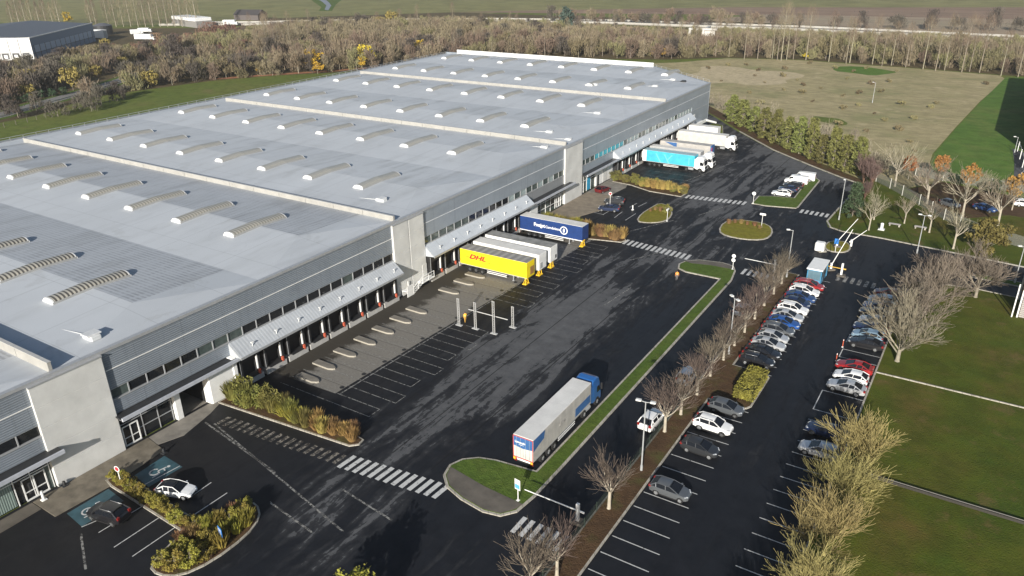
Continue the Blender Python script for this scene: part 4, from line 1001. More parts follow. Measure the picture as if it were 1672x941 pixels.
def cab(t, x0, col, trim=TRIM, wind=None, H=3.85):
    """tractor cab as one shaped shell from x0 (back) to x0+2.3 (nose)"""
    b = MB(); rings = []
    for x, zb, zt, w in [(x0,.75,H-.25,1.2),(x0+.25,.70,H-.1,1.24),(x0+1.0,.6,H,1.25),(x0+1.55,.55,H-.18,1.25),(x0+1.9,.5,3.0,1.25),(x0+2.12,.45,1.9,1.24),(x0+2.25,.42,1.2,1.2)]:
        half = [(w*.95,zb),(w,zb+.12),(w,zb+(zt-zb)*.6),(w*.93,zt-.12),(w*.75,zt)]
        rings.append([(x,-y,z) for y,z in half] + [(x,y,z) for y,z in reversed(half)])
    b.loft(rings, 0)
    for s in (-1, 1):
        y0, y1 = s*1.0, s*1.252; b.box(x0-3.2, x0+.02, min(s*.45, s*.6), max(s*.45, s*.6), .7, .95, 1)
        b.add([(x0+1.1+.62*math.cos(math.pi*i/8), s*1.256, .5+.62*math.sin(math.pi*i/8)) for i in range(9)], [tuple(range(9)) if s < 0 else tuple(range(8,-1,-1))], 1)
        b.tube((x0-2.0, s*.95, .62), (x0-.6, s*.95, .62), .32, n=10, m=2)
        b.face([(x0-.55, s*1.2, 1.0),(x0, s*1.22, .9),(x0, s*1.2, H-.5),(x0-.55, s*1.15, H-.7)], 0)
    b.box(x0+1.95, x0+2.3, -1.15, 1.15, .30, .75, 1); b.box(x0+2.2, x0+2.28, -.85, .85, .85, 1.5, 1)
    b.bbox(x0+1.35, x0+1.95, -1.0, 1.0, 3.02, 3.14, .03, 1)
    c = b.build('cab', [col, TRIM, GREYM], t)
    w = MB(); w.face([(x0+2.165,-1.1,1.75),(x0+2.165,1.1,1.75),(x0+1.965,1.08,2.85),(x0+1.965,-1.08,2.85)]); w.build('windscreen', CGLASS, c)
    for s in (-1, 1):
        w = MB(); p = [(x0+1.95,s*1.262,1.75),(x0+1.62,s*1.262,2.6),(x0+1.0,s*1.262,2.6),(x0+1.0,s*1.262,1.75)]; w.face(p if s < 0 else p[::-1]); w.build('side_window', CGLASS, c)
        m = MB(); y0, y1 = s*1.3, s*1.55; m.bbox(x0+1.85, x0+2.0, min(y0,y1), max(y0,y1), 1.9, 2.75, .04); m.build('wing_mirror', TRIM, c)
        y0, y1 = s*.75, s*1.12
        m = MB(); m.box(x0+2.2, x0+2.31, min(y0,y1), max(y0,y1), .78, 1.0); m.build('headlight', LAMP, c)
    wheels(t, (x0+1.1, x0-2.3))
def letter(t, body, size, mat, loc, rot, shear=0.0, bold=0.0, align='CENTER'):
    o = bpy.data.objects.new('lettering', text_mesh(body, size, mat, shear, .012, bold, align)); COL.objects.link(o); o.parent = t; o.location = loc; o.rotation_euler = rot; return o
GT = 'trailers at the docks'
SIDE = (R_(90), 0, 0)
T_RED = tpm('lettering_red', (0.60,0.02,0.02)); T_WL = tpm('lettering_white', (0.80,0.80,0.80))
t = thing('semi_trailer', 'yellow DHL box trailer backed onto the docks', 'semi-trailer', (2.1,100.4), 0, GT); trailer_parts(t, T_YEL, RF_RIB)
letter(t, 'DHL', 1.15, T_RED, (3.6,-1.268,2.85), SIDE, .35, .05).scale = (1.5,1,1)
b = MB(); b.box(1.15, 1.95, -1.268, -1.262, 2.78, 2.82); b.box(1.05, 1.95, -1.268, -1.262, 2.66, 2.70); b.box(5.9, 6.7, -1.268, -1.262, 2.60, 2.64); b.build('stripe', T_RED, t)
letter(t, 'EXCELLENCE', .17, T_RED, (5.9,-1.268,2.38), SIDE); letter(t, 'dhl.com', .22, T_RED, (1.9,-1.268,1.95), SIDE)
b = MB(); b.box(13.6, 13.63, -.2, 1.0, 1.5, 2.9); b.build('front_panel', pm('brown_rust_panel', (0.30,0.16,0.05), .7), t)
t = thing('semi_trailer', 'white box trailer with clean pale roof beside the yellow one', 'semi-trailer', (2.1,104.35), 0, GT); trailer_parts(t, T_WHT, RF_WHT)
b = MB(); b.box(13.6, 13.64, -.9, -.1, 1.4, 2.4); b.build('front_panel', T_GREY, t)
t = thing('semi_trailer', 'white box trailer with dirty dark grey roof', 'semi-trailer', (2.0,108.35), 0, GT); trailer_parts(t, T_WHT, RF_DRT)
b = MB(); b.box(13.6, 13.64, .5, .9, 1.5, 2.1); b.build('front_panel', TRIM, t)
t = thing('semi_trailer', 'navy blue box trailer with white lettering and a ring emblem', 'semi-trailer', (1.9,120.45), 0, GT); trailer_parts(t, T_NAVY, RF_WHT)
letter(t, 'Fnojpt', .95, T_WL, (4.35,-1.268,2.72), SIDE, 0, .03); letter(t, 'Camdoleco', .70, T_WL, (7.3,-1.268,2.62), SIDE, 0, .012)
b = MB()
for i in range(28):
    a0, a1 = 2*math.pi*i/28, 2*math.pi*(i+1)/28
    b.face([(9.7+r*math.cos(a), -1.270, 2.6+r*math.sin(a)) for r, a in ((.62,a0),(.62,a1),(.80,a1),(.80,a0))])
b.face([(9.7+.2*math.cos(2*math.pi*i/14), -1.271, 2.6+.42*math.sin(2*math.pi*i/14)) for i in range(14)]); b.build('emblem', T_WL, t)
b = MB(); b.bbox(0, 13.6, -1.272, -1.262, 1.15, 1.30, .001); b.build('white_skirt', T_WL, t)
t = thing('semi_trailer', 'grey curtain-side trailer with a blue patch behind the cyan lorry', 'semi-trailer', (1.9,190.4), 0, GT); trailer_parts(t, T_SIL, RF_GRY)
b = MB(); b.add([(1.3,-1.268,3.85),(4.6,-1.268,3.85),(4.6,-1.268,2.6)], [(0,2,1)]); b.build('blue_panel', T_BLUE, t)
b = MB(); b.bbox(13.6, 13.9, -1.2, 1.2, 1.6, 4.1, .05); b.build('front_bulkhead', T_BLUE, t); b = MB(); b.box(13.9, 13.95, -1.2, -.7, 1.5, 3.6); b.box(13.6, 13.97, -1.23, 1.2, 1.35, 1.6); b.build('front_panel', T_RED, t)
t = thing('semi_trailer', 'short white box trailer farthest along the docks', 'semi-trailer', (1.8,211.5), 0, GT); trailer_parts(t, T_WHT, RF_WHT, L=8.5, legs=False)
GLR = 'lorries at the docks'
t = thing('lorry', 'cyan curtain-side lorry with white cab backed onto the docks', 'lorry', (1.8,179.4), 0, GLR); trailer_parts(t, T_CYAN, pm('cyan_roof', (0.30,0.42,0.46), .6), legs=False); cab(t, 14.0, P_WHITE)
b = MB(); b.box(-.01, 1.0, -1.266, -1.258, 1.2, 3.95); b.build('white_end_panel', T_WL, t)
b = MB()
for x0 in (3.4, 5.6): b.add([(x0,-1.266,3.4),(x0+.35,-1.266,3.4),(x0+1.6,-1.266,1.3),(x0+1.25,-1.266,1.3)], [(0,3,2,1)])
b.add([(7.6,-1.266,3.4),(7.95,-1.266,3.4),(6.9,-1.266,2.2),(6.6,-1.266,2.2)], [(0,3,2,1)]); b.box(12.1, 12.3, -1.267, -1.26, 1.6, 3.3); b.build('stripe', tpm('cyan_pale', (0.14,0.50,0.60)), t)
t = thing('lorry', 'white lorry with grey trailer standing right behind the cyan one', 'lorry', (1.8,183.5), 0, GLR); trailer_parts(t, T_GREY, RF_WHT, legs=False); cab(t, 14.6, P_WHITE, H=4.0)
t = thing('lorry', 'grey-white lorry with white cab at the far end of the docks', 'lorry', (1.8,203.2), 0, GLR); trailer_parts(t, tpm('pale_grey', (0.50,0.49,0.46)), RF_WHT, legs=False, H=4.05); cab(t, 14.0, P_WHITE, H=4.0)
# the lorry waiting along the grass strip
t = thing('lorry', 'blue-cabbed lorry with grey trailer waiting along the grass strip', 'lorry', (40.75,57.45), R_(90.3)); trailer_parts(t, T_SIL, RF_WHT, legs=False, guard=T_WL, doors=tpm('door_grey', (0.50,0.50,0.47))); cab(t, 14.2, paint('lorry_blue', (0.02,0.10,0.30)), H=3.9)
h = 1.25
b = MB(); b.add([(.02,-h-.018,3.92),(2.5,-h-.018,3.92),(2.3,-h-.018,2.95),(1.2,-h-.018,2.75),(.02,-h-.018,2.45)], [(0,4,3,2,1)]); b.build('blue_panel', T_BLUE, t); b = MB(); b.box(9.6, 13.4, -h-.018, -h-.010, 1.4, 2.5); b.build('blue_panel', T_BLUE, t)
b = MB(); b.add([(-.05,h-.08,3.85),(-.05,-h+.08,3.85),(-.05,-h+.08,2.65),(-.05,0,2.5),(-.05,h-.08,2.65)], [(0,1,2,3,4)]); b.build('rear_blue_panel', T_BLUE, t)
letter(t, 'Limousin', .36, T_WL, (-.06,.35,3.2), (R_(90),0,R_(-90)), 0, .01); letter(t, 'transport', .16, T_WL, (-.06,.2,2.92), (R_(90),0,R_(-90)))
b = MB(); z0, z1 = 1.2, 3.93
b.box(-.06, -.02, -h, h, z1-.07, z1); b.box(-.06, -.02, -h, -h+.07, z0, z1-.07); b.box(-.06, -.02, h-.07, h, z0, z1-.07); b.box(-.065, -.02, -h, h, z0-.25, z0); b.build('red_marker_tape', REDT, t)
b = MB(); b.box(-.08, -.02, -.9, .75, .9, 1.12); b.build('rear_beam', T_WL, t)
for s in (-1, 1): y0, y1 = s*.95, s*1.2; b = MB(); b.box(-.085, -.02, min(y0,y1), max(y0,y1), .85, 1.15); b.build('marker_light', AMB, t)
letter(t, 'LKW', .7, tpm('faint_lettering', (0.30,0.29,0.28)), (6.4,-1.27,2.5), SIDE, .3)
# yellow safety stands under the trailer noses
b = MB()
for s in (-1, 1): b.tube((0,s*.5,0), (0,s*.28,1.2), .07, n=6); b.tube((-.45,s*.5,0), (0,s*.28,1.2), .05, n=6)
b.bbox(-.2, .2, -.45, .45, 1.05, 1.25, .04); b.bbox(-.55, .2, -.6, .6, 0, .12, .03)
stm = b.mesh('trailer_stand', pm('safety_yellow', (0.78,0.50,0.03), .5))
for y, lab in ((99.6,'yellow safety stand under the nose of the yellow trailer'),(104.0,'yellow safety stand under the nose of the clean-roofed white trailer'),(108.0,'yellow safety stand under the nose of the dirty-roofed white trailer'),(119.8,'yellow safety stand under the nose of the navy trailer')):
    tag(mobj('trailer_stand', stm, loc=(15.4,y,0)), lab, 'trailer stand', 'safety stands under the docked trailers')
# ------------------------------------------------------------------ street furniture
STEEL = pm('pale_steel', (0.40,0.41,0.41), 0.4, var=.08, metal=.2)
def lamp_post(loc, h, label, rz=0.0, two=False):
    t = thing('lamp_post', label, 'lamp post', loc, rz, 'lamp posts')
    b = MB(); b.tube((0,0,0), (0,0,h), .095, .055, 10); b.tube((0,0,0), (0,0,.8), .15, .14, 10); b.build('pole', STEEL, t)
    b = MB(); b.tube((0,0,h-.08), (-.55,0,h+.02), .045, n=6)
    if two: b.tube((0,0,h-.08), (.55,0,h+.02), .045, n=6)
    b.build('arm', STEEL, t)
    for s in ([-1, 1] if two else [-1]):
        b = MB(); x0, x1 = sorted((s*.45, s*1.05)); b.bbox(x0, x1, -.2, .2, h, h+.16, .05); b.build('lamp_head', pm('lamp_head_white', (0.60,0.60,0.58), .4), t)
lamp_post((51.9,63.5), 8.8, 'grey lamp post beside the white people carrier in the hedge strip', R_(10), True)
lamp_post((51.8,93.1), 8.6, 'grey lamp post among bare trees level with the two black cars', R_(-40), True)
lamp_post((51.7,123.8), 8.5, 'grey lamp post at the gatehouse end of the hedge strip', R_(20))
lamp_post((53.1,158.7), 8.5, 'lamp post with a yellowish head in front of the dark conifer', R_(90))
lamp_post((68.8,146.6), 7.2, 'lamp post on the park edge above the big bare trees', R_(0), True)
lamp_post((37.8,290.5), 6.8, 'lone pale lamp post standing in the rough field', R_(0))
lamp_post((81.2,236.5), 4.0, 'short lamp post at the corner of the sports field', R_(0))
lamp_post((84.0,140.1), 6.5, 'thick white lamp post on the verge at the right edge', R_(30))

SGN_B = pm('sign_blue', (0.03,0.17,0.48), .45, var=.05); SGN_W = pm('sign_white', (0.72,0.72,0.70), .5, var=.04); SGN_R = pm('sign_red', (0.48,0.03,0.04), .5, var=.05)
def sign(loc, h, label, kind, rz=0.0):
    t = thing('road_sign', label, 'road sign', loc, rz, 'road signs')
    b = MB(); b.tube((0,0,0), (0,0,h), .05, n=8); b.bbox(-.18, .18, -.18, .18, 0, .08, .02); b.build('post', SGN_W if kind != 'bluebox' else GREYM, t)
    def disc(z, r, m, name='plate'):
        q = MB(); n = 18; f = [(r*math.cos(2*math.pi*i/n), -.07, z+r*math.sin(2*math.pi*i/n)) for i in range(n)]; k = [(x,-.05,zz) for x,_,zz in f]
        q.loft([f, k]); q.build(name, m, t)
        q = MB(); q.face([(r*.72*math.cos(2*math.pi*i/n), -.075, z+r*.72*math.sin(2*math.pi*i/n)) for i in range(n)]); return q
    if kind == 'noentry':
        disc(h-.2, .36, SGN_W).build('plate_face', SGN_R, t)
    elif kind == 'blueround':
        disc(h-.2, .40, SGN_W).build('plate_face', pm('sign_pale_blue', (0.50,0.60,0.74), .5), t)
    elif kind == 'double':
        disc(h-.1, .34, SGN_W).build('plate_face', SGN_W, t); disc(h-.85, .34, SGN_W).build('plate_face', SGN_W, t)
    elif kind == 'bluebox':
        q = MB(); q.bbox(-.42, .42, -.09, -.05, h-1.0, h+.1, .01); q.build('plate', SGN_B, t)
        q = MB(); q.box(-.28, .28, -.095, -.088, h-.22, h-.12); q.box(-.28, .2, -.095, -.088, h-.42, h-.34); q.box(-.2, .24, -.095, -.088, h-.66, h-.58); q.build('plate_marks', SGN_W, t)
    elif kind == 'bluewhite':
        q = MB(); q.bbox(-.36, .36, -.09, -.05, h-.75, h+.5, .02); q.build('plate', SGN_W, t)
        q = MB(); q.box(-.30, .30, -.095, -.088, h-.62, h-.10); q.build('plate_face', pm('sign_sky_blue', (0.10,0.36,0.58), .5), t)
    elif kind == 'tee':
        q = MB(); q.bbox(-.6, .6, -.12, .12, h-.1, h+.28, .1); q.build('plate', SGN_W, t)
sign((*at(199,793), .1), 2.3, 'red and white round sign in the hedge beside the disabled bays', 'noentry', R_(12))
sign((*at(366,893), .1), 2.2, 'blue rectangular sign at the rounded shrub bed in the near corner', 'bluebox', R_(-15))
sign((*at(846,819), .1), 2.2, 'blue and white sign on the rounded grass nose by the barrier', 'bluewhite', R_(-8))
sign((*at(1196,441), .1), 2.6, 'post with two round white plates at the far grass nose', 'double', R_(0))
sign((*at(1229.5,333), .1), 2.4, 'round pale blue sign at the tip of the island with the vans', 'blueround', R_(0))
sign((*at(1243,372), .1), 2.6, 'white T-topped sign on the oval island', 'tee', R_(0))
sign((*at(996,336), .0), 2.9, 'round white sign on a tall post between the blue bays', 'noentry', R_(20))
sign((*at(1089,362), .1), 2.4, 'white post sign on the pear-shaped island beside the shrub', 'tee', R_(90))
# small marker posts
def post(name, loc, h, r, mat, label, cat, top=None):
    t = thing(name, label, cat, loc); b = MB(); b.tube((0,0,0), (0,0,h), r, r*.9, 10); b.build('shaft', mat, t)
    b = MB(); b.bbox(-r*1.9, r*1.9, -r*1.9, r*1.9, 0, .1, .02); b.build('base', top or mat, t)
    b = MB(); b.tube((0,0,h-.16), (0,0,h+.02), r*1.08, r*.8, 10); b.build('cap', top or mat, t)
post('bollard', (*at(72,817), .05), 1.1, .14, WHITE, 'white bollard on the paving by the near glass door', 'bollard')
post('bollard', (*at(106,794), .07), .55, .16, DARKM, 'squat dark bollard at the foot of the pale tower', 'bollard')
post('bollard', (*at(268,741), .07), .6, .15, DARKM, 'squat dark bollard at the far corner of the paving', 'bollard')
post('bollard', (*at(1439,375), .0), 1.3, .3, WHITE, 'stout white bollard on the park lawn beside a bench', 'bollard')
post('marker_post', (*at(1375.5,567), 0), 1.2, .06, RED, 'red and white marker post at the outlined bay by the black saloon', 'marker post', SGN_W)
post('marker_post', (*at(1365,590), 0), 1.2, .06, RED, 'red and white marker post in front of the red saloon', 'marker post', SGN_W)
post('bollard', (*at(1033,343), 0), 1.0, .12, WHITE, 'white bollard standing on a bay line by the pear-shaped island', 'bollard')
# barriers
def barrier(loc, L, rz, label, raised=0.0, boomc=WHITE, base=True):
    t = thing('barrier_gate', label, 'barrier', loc, rz, 'barriers')
    b = MB(); b.bbox(-.16, .16, -.16, .16, 0, 2.3 if not raised else 1.3, .03); b.build('post', WHITE, t)
    if base: b = MB(); b.bbox(-.65, .65, -.5, .5, 0, .28, .05); b.build('base', PAVE, t)
    a = R_(raised); z = 1.25; b = MB(); b.tube((0,-.2,z), (L*math.cos(a),-.2,z+L*math.sin(a)), .075, .05, 8); b.tube((0,-.2,z), (-.6*math.cos(a),-.2,z-.6*math.sin(a)), .11, n=8); b.build('boom', boomc, t)
p0 = at(943,853); barrier((p0[0], p0[1], 0), 6.2, R_(180), 'white barrier closing the service road by the near zebra crossing')
p0 = at(1264,444); barrier((p0[0], p0[1], 0), 5.3, R_(178), 'white barrier at the far end of the service road', base=False)
p0 = at(1373,451); barrier((p0[0], p0[1], 0), 3.6, R_(178), 'yellow barrier beside the gatehouse', boomc=pm('barrier_yellow', (0.62,0.38,0.05), .5))
p0 = at(1356,441); barrier((p0[0], p0[1], 0), 6.6, R_(40), 'white barrier with its boom raised next to the gatehouse', raised=66)
p0 = at(1366,404); barrier((p0[0], p0[1], .1), 5.2, R_(20), 'white barrier with raised boom on the small yellow-green island', raised=58)
p0 = at(1389,403); barrier((p0[0], p0[1], .1), 3.0, R_(30), 'small white barrier at the right tip of the yellow-green island', raised=40, base=False)
b = MB(); b.bbox(-.8, .8, -.7, .7, 0, 1.5, .15); b.build('housing', WHITE, thing('control_cabinet', 'white rounded cabinet on the kerbed tip of the gate island', 'cabinet', (*at(1338,409), .1)))
b = MB(); b.bbox(-.35, .35, -.08, .08, 1.6, 2.6, .02); ti = thing('road_sign', 'blue panel on a post at the gate island', 'road sign', (*at(1363,413), .1), 0, 'road signs'); b.build('plate', SGN_B, ti); b = MB(); b.tube((0,.1,0), (0,.1,2.5), .05, n=8); b.build('post', SGN_W, ti)
# gatehouse
t = thing('gatehouse', 'small blue gatehouse with white roof and glazed front', 'gatehouse', (56.1,125.6,0), R_(0)); t.scale = (.85,.92,.95)
b = MB()
for sx in (-1.25, 1.25):
    for sy in (-2.6, 2.6): b.box(sx-.08, sx+.08, sy-.08, sy+.08, 0, 2.75)
b.box(-1.33, 1.33, -2.68, 2.68, 2.55, 2.75); b.build('frame', pm('gate_blue', (0.05,0.22,0.38), .5), t)
b = MB(); b.box(-1.25, 1.25, -2.6, 2.6, .0, .9); b.build('wall', pm('gate_wall_blue', (0.08,0.25,0.40), .5), t)
b = MB(); b.bbox(-1.5, 1.5, -2.9, 2.9, 2.752, 2.98, .05); b.build('roof', WHITE, t)
for nm, c in (('front', (-1.2,1.2,-2.58,-2.52)), ('back', (-1.2,1.2,2.52,2.58)), ('side', (1.19,1.25,-2.5,2.5)), ('side', (-1.25,-1.19,-2.5,2.5))):
    b = MB(); b.box(c[0], c[1], c[2], c[3], .92, 2.55); b.build('window', pm('gate_glass', (0.10,0.17,0.21), .1), t)
b = MB(); b.box(1.255, 1.30, -.2, .8, .05, 2.2); b.build('door', DARKM, t)

# lattice measuring posts in the lorry yard
LAT = pm('lattice_white', (0.42,0.42,0.41), .6)
def lattice(loc, h, label):
    t = thing('lattice_post', label, 'lattice post', loc, 0, 'white lattice posts in the lorry yard')
    b = MB()
    for s in (-.18, .18): b.box(s-.028, s+.028, -.028, .028, .05, h)
    z = .2
    while z < h-.2: b.tube((-.18,0,z), (.18,0,z+.28), .018, n=4); b.tube((.18,0,z), (-.18,0,z+.28), .018, n=4); z += .28
    b.box(-.23, .23, -.055, .055, h-.08, h); b.build('lattice', LAT, t)
    b = MB(); b.bbox(-.55, .55, -.25, .25, 0, .07, .02); b.build('base', LAT, t)
lattice((14.6,81.5), 4.4, 'white lattice post beside the worker in yellow, nearest the docks')
lattice((17.4,81.8), 4.3, 'white lattice post crossed by the near end of the horizontal bar')
lattice((20.6,81.9), 5.2, 'tallest white lattice post, crossed by the horizontal bar')
lattice((21.9,85.0), 3.4, 'white lattice post with reddish marks, farthest from the docks')
b = MB(); b.tube((0,0,0), (1.0,0,0), .065, n=8); k = b.build('bar', LAT); k.scale = (6.6,1,1); k.location = (16.0,82.15,2.7); k.rotation_euler = (0, R_(2), R_(4)); k.name = 'cross_bar'
tag(k, 'white horizontal bar running across the lattice posts', 'bar')
# people
SKIN = pm('skin', (0.45,0.27,0.19), .6); HIVIS = pm('hi_vis_orange', (0.85,0.30,0.03), .7); HIY = pm('hi_vis_yellow', (0.85,0.48,0.04), .7); TROU = pm('trouser_grey', (0.16,0.15,0.15), .8); HAIR = pm('hair_brown', (0.03,0.02,0.012), .8); BOOT = pm('boot_black', (0.012,0.012,0.012), .7); VEST = pm('vest_stripe', (0.62,0.62,0.58), .5)
def person(loc, rz, label, top, trou, step=.16, arm=.12):
    V = []; Ed = []; Rr = []
    def v(p, r, par=None): V.append(p); Rr.append(r); (Ed.append((par, len(V)-1)) if par is not None else None); return len(V)-1
    pel = v((0,0,.95), .155); wa = v((0,0,1.10), .135, pel); ch = v((0,.01,1.32), .165, wa); nb = v((0,0,1.47), .075, ch); nk = v((0,.01,1.53), .058, nb); hd = v((0,.025,1.63), .095, nk); v((0,.015,1.74), .085, hd); v((0,.125,1.635), .018, hd)
    for s in (-1, 1):
        v((s*.098,.015,1.63), .018, hd)
        sh = v((s*.20,0,1.42), .068, ch); el = v((s*.27,-.03+arm*.5*s,1.16), .048, sh); wr = v((s*.28,.10+arm*s,.94), .032, el); pm_ = v((s*.28,.125+arm*s,.87), .034, wr)
        for i, (dx, L) in enumerate(((-.028,.075),(-.010,.088),(.010,.084),(.028,.065))):
            a = v((s*.28+dx,.14+arm*s,.87-L*.55), .0095, pm_); v((s*.28+dx,.155+arm*s,.87-L), .0085, a)
        v((s*.28-s*.045,.15+arm*s,.855), .011, pm_)
        hp = v((s*.095,0,.90), .10, pel); kn = v((s*.105,.03+step*.5*s,.50), .066, hp); an = v((s*.11,-.02+step*s,.09), .045, kn); v((s*.12,.14+step*s,.04), .04, an)
    me = bpy.data.meshes.new('sk'); me.from_pydata(V, Ed, []); o = bpy.data.objects.new('sk', me); COL.objects.link(o)
    o.modifiers.new('skin', 'SKIN'); me.skin_vertices[0].data[0].use_root = True
    for i, r in enumerate(Rr): me.skin_vertices[0].data[i].radius = (r, r)
    sd = o.modifiers.new('sub', 'SUBSURF'); sd.levels = 1; sd.render_levels = 1
    bpy.context.view_layer.update()
    m2 = bpy.data.meshes.new_from_object(o.evaluated_get(bpy.context.evaluated_depsgraph_get())); bpy.data.objects.remove(o)
    m2.materials.clear()
    for m in (SKIN, top, trou, BOOT): m2.materials.append(m)
    for p in m2.polygons:
        z = p.center.z; x = abs(p.center.x); p.use_smooth = True
        p.material_index = 3 if z < .11 else (2 if z < 1.0 and x < .235 else (1 if z < 1.50 and not (x > .22 and z < .97) else 0))
    m2.name = 'person'; q = bpy.data.objects.new('person', m2); COL.objects.link(q); q.location = loc; q.rotation_euler = (0,0,rz); tag(q, label, 'person')
    b = MB(); n = 14
    b.loft([[(.205*math.cos(2*math.pi*i/n), .15*math.sin(2*math.pi*i/n)+.005, z) for i in range(n)] for z in (1.16, 1.22)], 0, caps=False)
    b.build('vest_stripe', VEST, q)
    b = MB(); b.loft([[(r*math.cos(2*math.pi*i/n), r*1.1*math.sin(2*math.pi*i/n)+.012, z) for i in range(n)] for z, r in ((1.66,.105),(1.72,.107),(1.78,.085),(1.82,.03))]); b.build('hair', HAIR, q)
person((14.9,82.7,0), R_(60), 'worker in yellow-orange work clothes standing by the first lattice post', HIY, pm('trouser_amber', (0.55,0.30,0.05), .8))
person((36.3,113.6,0), R_(200), 'person in orange vest and grey trousers near the far grass nose', HIVIS, TROU)
# benches in the park
def bench(loc, rz, label):
    t = thing('park_bench', label, 'bench', loc, rz, 'park benches')
    b = MB()
    for k in range(4): b.bbox(-1.1, 1.1, -.42+.21*k, -.24+.21*k, .42, .48, .015)
    b.build('seat', pm('bench_grey', (0.33,0.31,0.29), .8), t)
    for s in (-.85, .85): b = MB(); b.bbox(s-.12, s+.12, -.35, .38, 0, .42, .02); b.build('leg', KERB, t)
bench((63.2,160.2), R_(-2), 'grey park bench beside the stout white bollard'); bench((67.7,160.9), R_(-3), 'grey park bench between the bollard bench and the leaning pale tree')

# fences
MESHM, nt_, b_ = nodes_of('fence_mesh')
def mesh_mat(name, col, a):
    m, nt, b = nodes_of(name); b.inputs['Base Color'].default_value = c4(col); b.inputs['Roughness'].default_value = .8
    tr = nd(nt, 'ShaderNodeBsdfTransparent'); mx = nd(nt, 'ShaderNodeMixShader'); mx.inputs[0].default_value = a
    link(nt, tr.outputs[0], mx.inputs[1]); link(nt, b.outputs[0], mx.inputs[2]); link(nt, mx.outputs[0], nt.nodes['Material Output'].inputs[0]); return m
FM_D = mesh_mat('dark_fence_mesh', (0.03,0.045,0.035), .5); FM_G = mesh_mat('grey_fence_mesh', (0.20,0.20,0.17), .55)
def fence(pts, h, step, label, pmat, mmat, pr=.06, panel=True, rails=0):
    t = thing('fence', label, 'fence', (*pts[0], 0)); ox, oy = pts[0]
    cum = 0.0; pb = MB(); pb.tube((0,0,0), (0,0,h*1.06), pr, n=6); pme = pb.mesh('post', pmat)
    P = []
    for p, q in zip(pts, pts[1:]):
        L = math.dist(p, q); n = max(1, round(L/step))
        for i in range(n): P.append((p[0]+(q[0]-p[0])*i/n-ox, p[1]+(q[1]-p[1])*i/n-oy))
    P.append((pts[-1][0]-ox, pts[-1][1]-oy))
    for p in P: mobj('post', pme, t, (p[0], p[1], 0))
    if panel:
        b = MB()
        for p, q in zip(P, P[1:]):
            b.face([(p[0],p[1],.06),(q[0],q[1],.06),(q[0],q[1],h),(p[0],p[1],h)])
        b.build('mesh_panel', mmat, t)
    if rails:
        b = MB()
        for p, q in zip(P, P[1:]):
            for k in range(rails): z = h*(k+1)/rails - .05; b.tube((p[0],p[1],z), (q[0],q[1],z), .035, n=4)
        b.build('rail', pmat, t)
fence([(50.75,26),(50.75,79)], 1.25, 2.6, 'dark wire fence along the near part of the hedge strip', pm('fence_green', (0.03,0.05,0.035), .7), FM_D, .035)
FP = pm('fence_post_pale', (0.50,0.49,0.44), .7)
fence([(52.4,195.6),(54.9,190.9),(58.5,186.6),(61.6,182.2),(65.6,176.9),(71,169.0),(77,163),(86,158)], 2.2, 4.6, 'grey mesh fence with pale posts across the back of the park', FP, FM_G, .09)
fence([(62,200.5),(68,198.9),(77.7,197.4),(90,196.5)], 2.2, 4.4, 'grey mesh fence along the near edge of the sports field', FP, FM_G, .09)
fence([(82,198),(84,212),(81.8,238)], 2.4, 8, 'white rail fence at the side of the sports field', WHITE, None, .1, panel=False, rails=1)
fence([(-194,112),(-197.5,128.5),(-199.3,138.7),(-203.5,152),(-207,170)], 1.5, 4.0, 'wooden post fence on the bank behind the warehouse', pm('fence_wood', (0.16,0.14,0.11), .9), FM_G, .09, panel=False, rails=2)
# guard rails
def guardrail(pts, label, step=4.0, h=.75, mat=STEEL):
    t = thing('guard_rail', label, 'guard rail', (*pts[0], 0)); ox, oy = pts[0]; b = MB(); k = MB()
    for p, q in zip(pts, pts[1:]):
        L = math.dist(p, q); n = max(1, int(L/step)); p_ = Vector((p[0]-ox, p[1]-oy, h)); q_ = Vector((q[0]-ox, q[1]-oy, h)); d = (q_-p_).normalized(); nn = Vector((-d.y, d.x, 0))*.06
        b.add([p_-nn-Vector((0,0,.35)), q_-nn-Vector((0,0,.35)), q_-nn, p_-nn, p_+nn-Vector((0,0,.35)), q_+nn-Vector((0,0,.35)), q_+nn, p_+nn], [(0,1,2,3),(7,6,5,4),(3,2,6,7)])
        for i in range(n): c = p_.lerp(q_, i/n); k.box(c.x-.06, c.x+.06, c.y-.06, c.y+.06, 0, h-.1)
    b.build('rail', mat, t); o = k.build('posts', mat, t); o['kind'] = 'stuff'
rr = [(v.x, v.y) for v in R2]
guardrail(rr, 'steel guard rail along the near side of the back road')

# ------------------------------------------------------------------ other buildings and things far off
t = thing('storage_hall', 'blue-grey hall with white dock front behind the trees', 'warehouse', (-361,217,0), math.atan2(281.2-217.3, -412.1+361.2))
